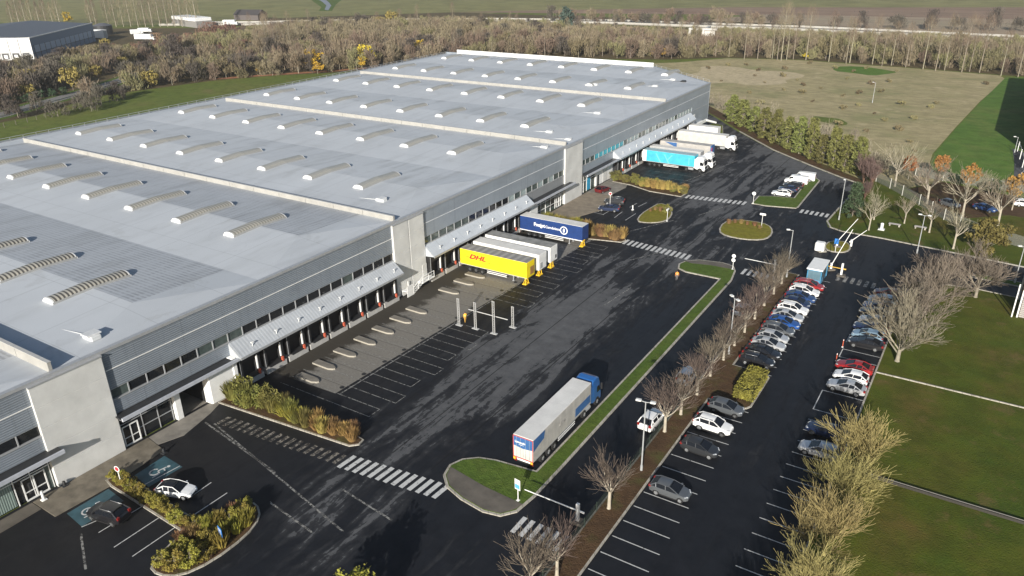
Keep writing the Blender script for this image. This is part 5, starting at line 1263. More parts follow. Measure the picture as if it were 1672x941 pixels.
# local x runs along the long blue side, local y towards the building's depth
W2B = pm('hall_blue', (0.10,0.165,0.27), .5, var=.08); W2W = pm('hall_white', (0.70,0.70,0.69), .5); W2R = pm('hall_roof_dark', (0.085,0.095,0.115), .6)
b = MB(); b.box(0, 84, 0, .3, 0, 5.8, 0); b.box(0, 84, 0, .32, 5.85, 10.6, 0); b.box(83.7, 84, 0, 70, 0, 10.6); b.build('wall', W2B, t)
b = MB(); b.box(-.15, .12, -.1, 70, 0, 10.7); b.build('front_wall', W2W, t)
b = MB()
for i in range(13): b.box(6.4*i+3-.25, 6.4*i+3+.25, -.08, .02, 0, 6.9)
b.box(0, 84, -.06, .02, 2.8, 3.0); b.build('cladding_ribs', DARKM, t)
pan = MB()
for i in range(12): pan.box(6.4*i+3.3, 6.4*i+9.1, -.04, .01, 3.1, 6.6)
pan.build('cladding_panels', pm('hall_panel_blue', (0.26,0.35,0.48), .4), t)
b = MB(); b.add([(0,0,10.6),(84,0,10.6),(84,35,13.2),(0,35,13.2),(0,70,10.6),(84,70,10.6)], [(0,1,2,3),(3,2,5,4),(0,3,4),(1,5,2)]); b.build('roof', W2R, t)
b = MB(); b.box(-.2, 84.2, -.3, .1, 10.6, 11.05); b.box(-.35, .05, -.1, 70, 10.6, 11.0); b.build('eaves', WHITE, t)
for i in range(8):
    y = 1.2 + 5.2*i
    b = MB(); b.box(-.22, -.14, y, y+4.3, .3, 3.9); b.box(-.24, -.15, y+.5, y+3.8, .3, 3.3, 1); b.box(-.26, -.23, y+1.2, y+3.0, .8, 2.6, 2); b.build('dock_gate', [GREYM, DARKM, WHITE], t)
    b = MB(); b.box(-.2, -.14, y+4.55, y+4.85, 0, 10.4); b.build('pilaster', DARKM, t)
def boxvan(loc, rz, L, H, label, col):
    t = thing('box_van', label, 'box van', loc, rz, 'white vehicles beyond the hall'); b = MB(); b.bbox(0, L, -1.2, 1.2, .9, H, .08); b.build('cargo_box', col, t)
    b = MB(); b.bbox(L+.1, L+1.8, -1.1, 1.1, .5, 2.4, .25); b.build('cab', col, t); b = MB(); b.box(L+1.5, L+1.83, -.9, .9, 1.5, 2.2); b.build('windscreen', CGLASS, t)
    for x in (1.2, L+.9):
        for s in (-1, 1): mobj('wheel', tyT, t, (x, s*1.05, .5))
boxvan((*at(222,66), 0), R_(20), 12, 3.8, 'long white box van parked beyond the hedge wood', WHITE)
boxvan((*at(214,58), 0), R_(70), 6, 3.6, 'white box van standing end-on beside the long one', WHITE)
boxvan((*at(227,54), 0), R_(35), 7, 3.2, 'white box van farthest back in the clearing', WHITE)
t = thing('container', 'white container at the end of the blue-grey hall', 'container', (*at(155,62), 0), R_(10)); b = MB(); b.bbox(0, 10, -1.5, 1.5, .2, 5.2, .05); b.build('body', WHITE, t); b = MB(); b.box(10.0, 10.06, -1.2, 1.2, .4, 4.8); b.build('door', GREYM, t); b = MB(); b.box(.2, 9.8, -1.4, 1.4, 0, .2); b.build('base', DARKM, t)
t = thing('storage_tank', 'dark round tank behind the white container', 'tank', (*at(170,57), 0)); b = MB(); b.tube((0,0,0), (0,0,6), 6, 6, 20); b.build('shell', DARKM, t); b = MB(); b.tube((0,0,6), (0,0,7.4), 6.1, 2.0, 20); b.build('roof', pm('tank_roof', (0.10,0.10,0.11), .5), t)
t = thing('shed', 'long low shed with white striped roof beside the far road', 'shed', (*at(283,41), 0), R_(-12)); b = MB(); b.box(0, 40, 0, 12, 0, 4.5); b.build('wall', pm('shed_wall', (0.22,0.21,0.20), .7), t)
b = MB()
for i in range(9): b.bbox(.2+4.4*i, 3.6+4.4*i, -.6, 12.4, 4.5, 6.6, .4)
b.build('roof', W2W, t)
t = thing('barn', 'dark barn on the far road behind the pale trunks', 'barn', (*at(383,33), 0), R_(15)); b = MB(); b.box(0, 22, 0, 12, 0, 4); b.build('wall', pm('barn_wall', (0.10,0.085,0.08), .8), t); b = MB(); b.add([(-.5,-.6,4),(22.5,-.6,4),(22.5,6,7.5),(-.5,6,7.5),(-.5,12.6,4),(22.5,12.6,4)], [(0,1,2,3),(3,2,5,4),(0,3,4),(1,5,2)]); b.build('roof', pm('barn_roof', (0.05,0.045,0.045), .8), t)
# motorway on its low bank, with pale parapets and an underpass
HW = [(-470,372),(-412,398),(-330,452),(-250,492),(-167,513),(-122,514),(-85,516),(-44,519),(-8,517),(26,514),(78,510),(160,506),(320,498)]
b = MB()
for p, q in zip(HW, HW[1:]):
    p_ = Vector((*p, 0)); q_ = Vector((*q, 0)); d = (q_-p_).normalized(); n = Vector((-d.y, d.x, 0))
    for a, c, z0, z1, m in ((-9, 9, 0, 0.5, 0),):
        b.add([(p_+n*a).to_tuple()[:2]+(z0,), (q_+n*a).to_tuple()[:2]+(z0,), (q_+n*c).to_tuple()[:2]+(z0,), (p_+n*c).to_tuple()[:2]+(z0,), (p_+n*a).to_tuple()[:2]+(z1,), (q_+n*a).to_tuple()[:2]+(z1,), (q_+n*c).to_tuple()[:2]+(z1,), (p_+n*c).to_tuple()[:2]+(z1,)], [(4,5,6,7),(0,1,5,4),(2,3,7,6)], m)
o = b.build('motorway', pm('motorway_pale', (0.22,0.205,0.175), .8)); o['kind'] = 'structure'
def parapet(off, label):
    t = thing('parapet', label, 'parapet', (HW[0][0], HW[0][1], 0.5)); b = MB()
    for p, q in zip(HW, HW[1:]):
        p_ = Vector((p[0]-HW[0][0], p[1]-HW[0][1], 0)); q_ = Vector((q[0]-HW[0][0], q[1]-HW[0][1], 0)); d = (q_-p_).normalized(); n = Vector((-d.y, d.x, 0)); a = p_+n*off; c = q_+n*off
        b.prism([(a.x,a.y),(c.x,c.y),(c.x+n.x*.4,c.y+n.y*.4),(a.x+n.x*.4,a.y+n.y*.4)], 0, 1.1)
    b.build('rail', pm('parapet_pale', (0.36,0.345,0.31), .8), t)
parapet(-9.0, 'pale parapet on the near side of the distant motorway'); parapet(8.6, 'pale parapet on the far side of the distant motorway')
t = thing('underpass', 'bright concrete underpass below the distant motorway', 'underpass', (*at(1141,72),0), R_(10)); b = MB(); b.box(-6, -4.6, 0, 22, 0, 7.5); b.box(1, 2.4, 0, 22, 0, 7.5); b.box(-6.1, 9, -.2, 2, 7.2, 8.2); b.box(2.5, 8, .6, 1.6, 3.0, 7.1); b.build('abutment', pm('bright_concrete', (0.52,0.50,0.46), .8), t)
boxvan((*at(366,43), 0.5), R_(25), 9, 3.9, 'white lorry driving on the far road at the left', WHITE)
# dark-clad hall just beyond the right edge, whose shadow falls over the sports field
t = thing('dark_hall', 'large dark-clad hall standing beyond the right edge of the sports field', 'warehouse', (85.8,231.5,0)); DK = cladding('dark_hall_cladding', (0.06,0.065,0.075), .4, 2, .5)
b = MB(); b.box(0, 60, 0, 106, 0, 11.7); b.build('wall', DK, t); b = MB(); b.box(-.15, 60.15, -.15, 106.15, 11.7, 12.0); b.build('roof', RF_GRY, t)
for y in range(6, 104, 8): b = MB(); b.box(-.06, .02, y, y+3.2, 1.0, 3.0); b.build('window', GLASS, t)
# lodge at the right edge
t = thing('lodge', 'small lodge with a slatted grey wall and white corner posts at the right edge', 'lodge', (84.9,126.3,0)); SL = cladding('lodge_slats', (0.38,0.35,0.33), .3, 2, .5)
b = MB(); b.box(0, 9, 0, 7, 0, 4.4); b.build('wall', SL, t); b = MB(); b.box(-.3, 9.3, -.3, 7.3, 4.4, 4.75); b.build('roof', pm('lodge_roof', (0.10,0.085,0.07), .8), t)
b = MB(); b.box(-.1, -.01, 1.0, 6.4, 1.8, 4.2); b.build('rust_panel', pm('lodge_rust', (0.26,0.12,0.035), .7), t)
for y in (-.25, 7.1):
    b = MB(); b.bbox(-.3, -.1, y, y+.2, 0, 5.1, .02); b.build('corner_post', WHITE, t)
b = MB(); b.bbox(-.95, -.78, -.5, -.33, 0, 5.3, .02); b.build('corner_post', WHITE, t)
# ------------------------------------------------------------------ trees and planting
def segs_mesh(name, segs, mat, n=4):
    S = np.array([[*p, *q, a, c] for p, q, a, c in segs], dtype=np.float64)
    p, q, r0, r1 = S[:,0:3], S[:,3:6], S[:,6], S[:,7]
    d = q-p; L = np.linalg.norm(d, axis=1, keepdims=True); d = d/np.maximum(L, 1e-6)
    ref = np.where(np.abs(d[:,2:3]) > .9, np.array([[1.,0,0]]), np.array([[0,0,1.]]))
    u = np.cross(d, ref); u /= np.linalg.norm(u, axis=1, keepdims=True); w = np.cross(d, u)
    N = len(S); V = np.zeros((N, 2*n, 3))
    for i in range(n):
        a = 2*math.pi*i/n; o = u*math.cos(a)+w*math.sin(a)
        V[:,i] = p+o*r0[:,None]; V[:,n+i] = q+o*r1[:,None]
    base = (np.arange(N)*2*n)[:,None]
    Fq = np.concatenate([base+np.array([[i,(i+1)%n,n+(i+1)%n,n+i]]) for i in range(n)], 0)
    return np_mesh(name, V.reshape(-1,3), Fq, mat, True)
def np_mesh(name, V, Fq, mat, smooth=False, midx=None):
    me = bpy.data.meshes.new(name); k = Fq.shape[1]
    me.vertices.add(len(V)); me.vertices.foreach_set('co', V.astype(np.float32).ravel())
    me.loops.add(Fq.size); me.loops.foreach_set('vertex_index', Fq.astype(np.int32).ravel())
    me.polygons.add(len(Fq)); me.polygons.foreach_set('loop_start', np.arange(0, Fq.size, k, dtype=np.int32)); me.polygons.foreach_set('loop_total', np.full(len(Fq), k, np.int32))
    for m in (mat if isinstance(mat, (list, tuple)) else [mat]): me.materials.append(m)
    if midx is not None: me.polygons.foreach_set('material_index', midx.astype(np.int32))
    if smooth: me.polygons.foreach_set('use_smooth', np.ones(len(Fq), bool))
    me.update(calc_edges=True); return me
def leaf_mesh(name, C, size, mat, seed, aspect=1.0, up=0.0, jit=.5):
    """a small leaf-sized quad at every point of C"""
    rg = np.random.default_rng(seed); N = len(C)
    nrm = rg.normal(size=(N,3)); nrm[:,2] += up; nrm /= np.linalg.norm(nrm, axis=1, keepdims=True)
    t = rg.normal(size=(N,3)); t -= nrm*(t*nrm).sum(1, keepdims=True); t /= np.linalg.norm(t, axis=1, keepdims=True); s = np.cross(nrm, t)
    sz = size*(1-jit+2*jit*rg.random(N))[:,None]
    V = np.stack([C-t*sz*aspect-s*sz*.5, C+t*sz*.2-s*sz*.62, C+t*sz*aspect+s*sz*.1, C+t*sz*.1+s*sz*.6], 1).reshape(-1,3)
    Fq = np.arange(N*4).reshape(N,4)
    return np_mesh(name, V, Fq, mat)
def rdir(rg, d, ang, az=None):
    d = d.normalized(); u = d.orthogonal().normalized(); w = d.cross(u); a = rg.uniform(0, 2*math.pi) if az is None else az
    return (d*math.cos(ang) + (u*math.cos(a)+w*math.sin(a))*math.sin(ang)).normalized()
def grow(rg, p, d, L, r, lev, P, limb, twig):
    """one branch of two bent pieces, then its children"""
    k = P['levels'] - lev; bend = P.get('up', .25)
    m = p + d*L*.5; d2 = (d + Vector((0,0,bend)) + Vector((rg.uniform(-.15,.15), rg.uniform(-.15,.15), rg.uniform(-.08,.08)))).normalized(); e = m + d2*L*.5
    dst = limb if lev <= P.get('limb_lev', 1) else twig
    re = max(r*.6, P['rmin']); dst.append((m, e, r*.8, re)); dst.append((p, m, r, r*.8))
    if lev >= P['levels']: return
    n = P['kids'][lev]
    for i in range(n):
        t = rg.uniform(P.get('from', .35), 1.0); b = (p.lerp(m, t*2) if t < .5 else m.lerp(e, (t-.5)*2))
        c = rdir(rg, d2, R_(rg.uniform(*P['ang'])))
        if c.z < P.get('minz', -.1): c.z = abs(c.z)*.5; c.normalize()
        grow(rg, b, c, L*P['lr']*rg.uniform(.75, 1.2), max(r*P['rr'], P['rmin']), lev+1, P, limb, twig)
def bare(name, seed, P, mt, mc, nt=6, nc=3):
    rg = random.Random(seed); limb = []; twig = []; H = P['trunk']; r = P['r']
    top = Vector((rg.uniform(-.1,.1), rg.uniform(-.1,.1), H)); limb.append((Vector((0,0,-.1)), Vector((0,0,H*.12)), r*1.45, r*1.05)); limb.append((Vector((0,0,H*.12)), top, r*1.05, r*.85))
    n = P['kids'][0]
    for i in range(n):
        a = R_(rg.uniform(*P['spread'])); az = 2*math.pi*(i+rg.uniform(-.3,.3))/n; d = Vector((math.sin(a)*math.cos(az), math.sin(a)*math.sin(az), math.cos(a)))
        b = Vector((0,0,0)).lerp(top, rg.uniform(P.get('low', .85), 1.0))
        grow(rg, b, d, P['L']*rg.uniform(.8, 1.15), r*P.get('r1', .45), 1, P, limb, twig)
    return segs_mesh('trunk', limb, mt, nt), segs_mesh('crown', twig, mc, nc)
def tree(name, tm, label, cat, loc, rz=0.0, s=1.0, group=None):
    t = thing(name, label, cat, loc, rz, group); t.scale = (s,s,s) if isinstance(s, (int,float)) else s
    mobj('trunk', tm[0], t); mobj('crown', tm[1], t); return t
BARK_P = pm('bark_pale', (0.36,0.32,0.25), .9, var=.25, scale=1.5); BARK_G = pm('bark_grey', (0.22,0.19,0.15), .9, var=.25, rnd_var=.15); BARK_Y = pm('bark_yellow_green', (0.27,0.23,0.085), .9, var=.25)
TW_P = pm('twigs_purple_brown', (0.155,0.120,0.092), .9, var=.2, rnd_var=.15); TW_G = pm('twigs_grey_brown', (0.215,0.182,0.135), .9, var=.2, rnd_var=.12); TW_Y = pm('twigs_yellow_green', (0.31,0.265,0.10), .9, var=.2, rnd_var=.08)
TW_B = pm('twigs_brown', (0.185,0.142,0.096), .9, var=.25, scale=.3, rnd_var=.17); TW_O = pm('twigs_olive', (0.175,0.152,0.078), .9, var=.25, scale=.3, rnd_var=.16); TW_R = pm('twigs_red_brown', (0.155,0.082,0.058), .9, var=.25, scale=.3, rnd_var=.2); TW_PALE = pm('twigs_pale', (0.27,0.232,0.165), .9, var=.2, rnd_var=.12)
LF_OR = pm('leaves_orange', (0.30,0.15,0.035), .8, var=.4, scale=1.2, rnd_var=.12); LF_YE = pm('leaves_golden', (0.50,0.34,0.03), .8, var=.3, scale=1.0, rnd_var=.1); LF_OL = pm('leaves_olive', (0.145,0.135,0.028), .8, var=.4, scale=.7, rnd_var=.15)
LF_EV = pm('leaves_evergreen', (0.125,0.128,0.032), .8, var=.45, scale=.8, rnd_var=.22); LF_DK = pm('leaves_dark_green', (0.034,0.066,0.026), .8, var=.4, scale=.8, rnd_var=.15); LF_BL = pm('leaves_blue_green', (0.045,0.070,0.055), .8, var=.3, scale=.5)
LF_YG = pm('leaves_yellow_green', (0.225,0.195,0.028), .8, var=.4, scale=1.0, rnd_var=.1); LF_RU = pm('leaves_russet', (0.21,0.125,0.05), .85, var=.35, scale=1.0, rnd_var=.12); LF_GO = pm('grass_straw', (0.30,0.21,0.06), .85, var=.35, scale=1.0, rnd_var=.12)

PO = dict(trunk=2.1, r=.19, kids=[10,6,6], levels=3, L=2.0, spread=(10,52), ang=(12,42), lr=.78, rr=.5, rmin=.014, up=.22, limb_lev=1, r1=.34)
pol = [bare('p', 10+i, dict(PO, kids=[10+i%2,6,6]), BARK_P, TW_P) for i in range(3)]
SPOT = [(50.6,42.7),(51.6,45.6),(51.6,56.2),(51.3,71.5),(51.6,75.8),(51.7,81.0),(51.6,86.2),(51.7,91.2),(51.7,95.9),(51.7,100.6),(51.7,105.6),(51.6,110.9),(51.7,115.9),(51.7,120.6)]
wh_ = ['at the bottom edge of the photo, left of the last bays','behind the barrier by the near zebra crossing','standing alone between the barrier and the nearest parked hatchback','beside the white people carrier','just beyond the white people carrier, by the charcoal hatchback','behind the clipped-bush bed, nearest to the camera','at the far corner of the clipped-bush bed','level with the two black cars','level with the dull silver saloon','level with the grey estate and bright blue car','level with the silver saloon','level with the white crossover in the long row','level with the white estate car','closest to the gatehouse']
for i, (x, y) in enumerate(SPOT):
    tree('pollard_tree', pol[i % 3], 'bare pollard tree ' + wh_[i], 'tree', (x, y, .1), rnd.uniform(0,6.28), rnd.uniform(.92,1.08), 'bare pollard trees in the hedge strip')
YG = dict(trunk=1.0, r=.24, kids=[17,9,9], levels=3, L=2.95, spread=(6,66), ang=(12,46), lr=.64, rr=.46, rmin=.019, up=.24, limb_lev=1, r1=.36, low=.6)
yg = [bare('y', 40+i, YG, BARK_Y, TW_Y) for i in range(3)]
for i, y in enumerate([31.0,38.5,46.0,53.5,61.0,68.5,75.5]):
    tree('bushy_bare_tree', yg[i % 3], 'yellow-green leafless bushy tree, %s from the bottom edge along the lawn' % ordn(i), 'tree', (71.5+rnd.uniform(-.3,.3), y, 0), rnd.uniform(0,6.28), rnd.uniform(1.0,1.15), 'yellow-green bare trees along the lawn')
BG = dict(trunk=2.0, r=.28, kids=[11,6,6,3], levels=4, L=3.7, spread=(8,58), ang=(12,40), lr=.66, rr=.5, rmin=.024, up=.15, limb_lev=1, r1=.42, low=.5)
bgm = [bare('b', 60+i, BG, BARK_G, TW_G) for i in range(2)]
for i, (x, y, s, l) in enumerate([(71.6,103.0,1.0,'large spreading bare tree at the outlined bay, nearest to the camera of its row'),(72.2,111.5,1.0,'large spreading bare tree in the middle of its row, over the parked cars'),(73.0,120.5,1.0,'large spreading bare tree beside the crossing, last of its row'),(74.0,131.0,.8,'slim bare tree at the kerb corner of the entrance road'),(79.0,131.0,.9,'round bare tree with a pale trunk on the lawn below the entrance road')]):
    tree('bare_tree', bgm[i % 2], l, 'tree', (x, y, 0), rnd.uniform(0,6.28), s, 'large bare trees beside the car park')
PK = dict(trunk=2.4, r=.15, kids=[7,5,4], levels=3, L=2.4, spread=(14,50), ang=(14,40), lr=.68, rr=.5, rmin=.02, up=.25, limb_lev=1, r1=.45, low=.7)
pk = [bare('k', 80+i, PK, BARK_P, TW_PALE) for i in range(3)]
PKB = dict(trunk=3.4, r=.2, kids=[9,5,5], levels=3, L=3.6, spread=(16,60), ang=(14,40), lr=.64, rr=.5, rmin=.024, up=.2, limb_lev=1, r1=.45, low=.6)
pkb = [bare('k', 90+i, PKB, BARK_P, TW_PALE) for i in range(2)]
for i, (x, y, s, m, l) in enumerate([(59.3,155.2,1.0,0,'small bare park tree nearest to the dark conifer'),(59.1,162.2,.95,0,'small bare park tree behind the one beside the conifer'),(64.6,162.8,.9,0,'small bare park tree between the two grey benches'),(69.4,159.5,1.05,0,'bare park tree with white trunk foot right of the benches'),(74.1,152.3,1.25,0,'tall pale leaning bare tree at the park kerb'),
        (59.2,189.1,1.1,1,'tall bare tree at the back fence, left of the others'),(66.9,178.8,1.1,1,'tall bare tree at the middle of the back fence'),(74.0,172,1.15,1,'wide bare tree in front of the blue saloon'),(80.3,170.3,1.15,1,'wide bare tree at the right of the park, beside the olive tree')]):
    tree('bare_park_tree', (pk, pkb)[m][i % 2 if m else i % 3], l, 'tree', (x, y, 0), rnd.uniform(0,6.28), s, 'bare trees in the park')
# leafy trees: trunk with limbs, crown of leaf clumps spread through the volume
def leafy(seed, h, r, mat, n, size, shape='round', bark=BARK_G, clumps=26, z0=.25, fill=.65, asp=1.0):
    rg = np.random.default_rng(seed); pr = random.Random(seed); segs = [(Vector((0,0,-.1)), Vector((0,0,h*.45)), .03*h*.55, .022*h*.5), (Vector((0,0,h*.45)), Vector((0,0,h*.85)), .022*h*.5, .01*h*.4)]
    C = []
    for i in range(clumps):
        t = (i+.5)/clumps if shape != 'round' else rg.random()
        if shape == 'cone': z = z0*h + (1-z0)*h*t; R = r*(1-t)**.75+.12*r; a = i*2.4+rg.uniform(-.3,.3); rr = R*rg.uniform(.45,1.0)
        elif shape == 'column': z = z0*h+(1-z0)*h*t*.97; R = r*min(1, (1-t)*2.4+.22)*min(1, .55+t*2.2); a = i*2.4+rg.uniform(-.4,.4); rr = R*rg.uniform(.35,1.0)
        else:
            u = rg.normal(size=3); u /= np.linalg.norm(u); k = rg.uniform(.45,1.0); z = h*(z0+1)/2 + u[2]*k*h*(1-z0)/2; a = math.atan2(u[1],u[0]); rr = math.hypot(u[0],u[1])*k*r
        c = np.array([rr*math.cos(a), rr*math.sin(a), z]); m = max(8, int(n/clumps)); cr = r*rg.uniform(.22,.42)*(1 if shape != 'cone' else .9)
        q = rg.normal(size=(m,3)); q /= np.linalg.norm(q, axis=1, keepdims=True); q *= (rg.random(m)**.45)[:,None]*cr*np.array([1,1,.8]); C.append(c+q)
        b = Vector((0,0,max(.15*h, z*.62))); segs.append((b, Vector(c.tolist()), .012*h*.4, .02))
    return segs_mesh('trunk', segs, bark, 5), leaf_mesh('crown', np.concatenate(C), size, mat, seed+1, asp)
ORG = [leafy(120+i, 6.4, 1.8, LF_OR, 1500, .22, z0=.35, bark=BARK_P) for i in range(2)]
for i, (x, y, s, l) in enumerate([(67.3,197.5,1.0,'orange-leaved tree left of the other orange one before the sports field'),(73.6,191.0,1.05,'orange-leaved tree casting a shadow on the sports field'),(82.3,182.5,1.25,'large orange tree at the right edge above the white estate car'),(61.0,196.5,.9,'faded reddish tree behind the tall bare tree at the left fence end')]):
    tree('orange_tree', ORG[i % 2], l, 'tree', (x, y, 0), rnd.uniform(0,6.28), s, 'autumn-coloured trees by the sports field')
tree('conifer', leafy(130, 6.8, 2.1, LF_DK, 3200, .2, 'cone', z0=.04, clumps=44), 'dark green conifer beside the yellow-headed lamp post', 'tree', (55.0,162.4,0))
tree('olive_tree', leafy(131, 7.2, 3.3, LF_OL, 3000, .24, z0=.1, clumps=34), 'olive-green leafy tree at the right end of the park', 'tree', (79.2,152.0,0))
RB = dict(trunk=.6, r=.12, kids=[14,6,5], levels=3, L=3.0, spread=(4,38), ang=(8,30), lr=.62, rr=.5, rmin=.03, up=.3, limb_lev=1, r1=.5, low=.3)
rb = bare('r', 99, RB, TW_R, pm('twigs_maroon_grey', (0.145,0.095,0.082), .9, var=.2))
for i, (x, y, s, l) in enumerate([(52.6,188.3,1.15,'reddish bare shrub tree where the evergreen row ends'),(54.8,185.0,1.0,'reddish bare shrub tree in front of the park fence end'),(55.0,176,.7,'low reddish bare shrub at the park corner behind the conifer')]):
    tree('bare_shrub', rb, l, 'shrub', (x, y, 0), rnd.uniform(0,6.28), s, 'reddish bare shrubs at the park corner')
EV = [leafy(140+i, 9.2, 2.15, LF_EV, 3600, .22, 'column', z0=.03, clumps=52) for i in range(3)]
EVP = [(4.8,237.0),(9.5,232.0),(14.4,227.0),(19.0,220.6),(23.6,216),(28.0,211.6),(32.2,207.4),(36.0,203.6),(39.4,200.6),(42.6,198.0),(45.8,195.6),(49.0,193.4)]
for i, (x, y) in enumerate(EVP):
    tree('evergreen_tree', EV[i % 3], 'bushy evergreen, %s from the warehouse corner in the row above the drive' % ordn(i), 'tree', (x+.9, y+1.2, 0), rnd.uniform(0,6.28), (rnd.uniform(.85,1.1), rnd.uniform(.85,1.1), rnd.uniform(.72,1.15)), 'evergreen row above the curved drive')

# far trees, simple but individual: trunk and a crown of thin twig blades
def far_bare(seed, h, r, mat, nb, bw, bark=BARK_G, z0=.18, shape='round', ntr=1, thin=1.0):
    rg = np.random.default_rng(seed); segs = []
    for k in range(ntr):
        ox, oy = (0,0) if ntr == 1 else rg.uniform(-.3*r,.3*r,2)
        segs += [(Vector((ox,oy,-.1)), Vector((ox*1.3,oy*1.3,h*.5)), .022*h*thin, .016*h*thin), (Vector((ox*1.3,oy*1.3,h*.5)), Vector((ox*1.5,oy*1.5,h*.9)), .016*h*thin, .006*h*thin)]
    N = nb
    u = rg.normal(size=(N,3)); u /= np.linalg.norm(u, axis=1, keepdims=True); k = rg.random(N)**.4
    if shape == 'round':                     # several uneven lobes, wider than they are neat, with stray twigs between
        nl = 7; lc = rg.normal(size=(nl,3))*np.array([.50*r,.50*r,.20*h])+np.array([0,0,h*(.42+.25*z0)]); lr = r*rg.uniform(.28,.62,nl); li = rg.integers(0,nl,N)
        C = lc[li]+u*k[:,None]*lr[li][:,None]*np.array([1,1,1.25]); st = rg.random(N) < .16; C[st] += rg.normal(size=(st.sum(),3))*np.array([.35*r,.35*r,.10*h]); C[:,2] = np.clip(C[:,2], .04*h, h*1.08)
    elif shape == 'spire':
        t = rg.random(N)**.8; R = r*np.minimum(1,(1-t)*1.8+.15)*np.minimum(1,t*3+.3); C = np.stack([u[:,0]*R, u[:,1]*R, z0*h+(1-z0)*h*t], 1)
    else:                                    # fan: bare pole, branches near the top
        t = .45+.55*rg.random(N)**.7; R = r*np.clip((t-.35)*2,0.1,1)*np.minimum(1,(1-t)*3+.25); C = np.stack([u[:,0]*R, u[:,1]*R, h*t], 1)
    out = C*np.array([1,1,0]); out = out/np.maximum(np.linalg.norm(out,axis=1,keepdims=True),.05)
    lean = .7 if shape == 'round' else (.25 if shape == 'spire' else .8)
    d = out*lean*rg.random((N,1)) + np.array([0,0,1.0]) + rg.normal(size=(N,3))*.3; d /= np.linalg.norm(d,axis=1,keepdims=True)
    s = np.cross(d, rg.normal(size=(N,3))); s /= np.linalg.norm(s,axis=1,keepdims=True)
    L = (h*.13*(.6+.8*rg.random(N)))[:,None]; W = bw*(.6+.8*rg.random(N))[:,None]
    V = np.stack([C-d*L*.5-s*W*.5, C-d*L*.5+s*W*.5, C+d*L*.5+s*W*.2, C+d*L*.5-s*W*.2], 1).reshape(-1,3)
    if shape == 'fan':
        for i in range(14):
            t = rg.uniform(.45,.95); a = rg.uniform(0,6.28); R = r*rg.uniform(.5,1)*min(1,(1-t)*2.4+.2); segs.append((Vector((0,0,h*t*.9)), Vector((R*math.cos(a),R*math.sin(a),h*t*.9+R*.8)), .05, .025))
    return segs_mesh('trunk', segs, bark, 4), np_mesh('crown', V, np.arange(N*4).reshape(N,4), mat)
FB = [far_bare(200+i, 9.5, 4.0, TW_B, 850, .20) for i in range(4)]; FO = [far_bare(210+i, 8.0, 4.0, TW_O, 850, .22, z0=.06) for i in range(3)]; FR = [far_bare(220+i, 5.0, 4.2, TW_R, 700, .24, z0=.02) for i in range(2)]
FP_ = [far_bare(230+i, 22, 3.6, TW_B, 260, .06, pm('bark_pole', (0.255,0.225,0.165), .9, var=.25, rnd_var=.15), shape='fan', thin=.5) for i in range(3)]; FS = [far_bare(240+i, 25, 3.0, TW_B, 330, .10, BARK_P, z0=.08, shape='spire', thin=.5) for i in range(2)]
FG = [leafy(250, 8.5, 3.6, LF_YE, 420, .42, z0=.25, clumps=22)]; FD = [leafy(252, 7.0, 3.6, LF_DK, 700, .45, z0=.05)]; FY = [leafy(254, 8.0, 4.0, pm('leaves_mustard', (0.24,0.19,0.05), .85, var=.3, scale=.4), 900, .40, z0=.08)]
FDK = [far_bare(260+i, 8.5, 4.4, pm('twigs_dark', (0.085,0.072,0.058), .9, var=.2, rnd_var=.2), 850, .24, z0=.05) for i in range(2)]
def proj(p):
    q = RM @ (np.array(p)-CAM); return CX+F*q[0]/q[2], CY+F*q[1]/q[2]
def inpoly(x, y, poly):
    c = False; j = len(poly)-1
    for i in range(len(poly)):
        if (poly[i][1] > y) != (poly[j][1] > y) and x < (poly[j][0]-poly[i][0])*(y-poly[i][1])/(poly[j][1]-poly[i][1])+poly[i][0]: c = not c
        j = i
    return c
def scatter(poly, dist, n, seed, taken=[]):
    rg = random.Random(seed); xs = [p[0] for p in poly]; ys = [p[1] for p in poly]; out = []
    grid = {}
    for _ in range(n*40):
        x = rg.uniform(min(xs),max(xs)); y = rg.uniform(min(ys),max(ys))
        if not inpoly(x, y, poly): continue
        u, v = proj((x, y, 4))
        if not (-90 < u < 1760 and -70 < v < 960): continue
        g = (int(x//dist), int(y//dist))
        if any((x-a)**2+(y-b)**2 < dist*dist for i in (-1,0,1) for j in (-1,0,1) for a, b in grid.get((g[0]+i,g[1]+j), ())): continue
        grid.setdefault(g, []).append((x, y)); out.append((x, y))
        if len(out) >= n: break
    return out
counts = {}
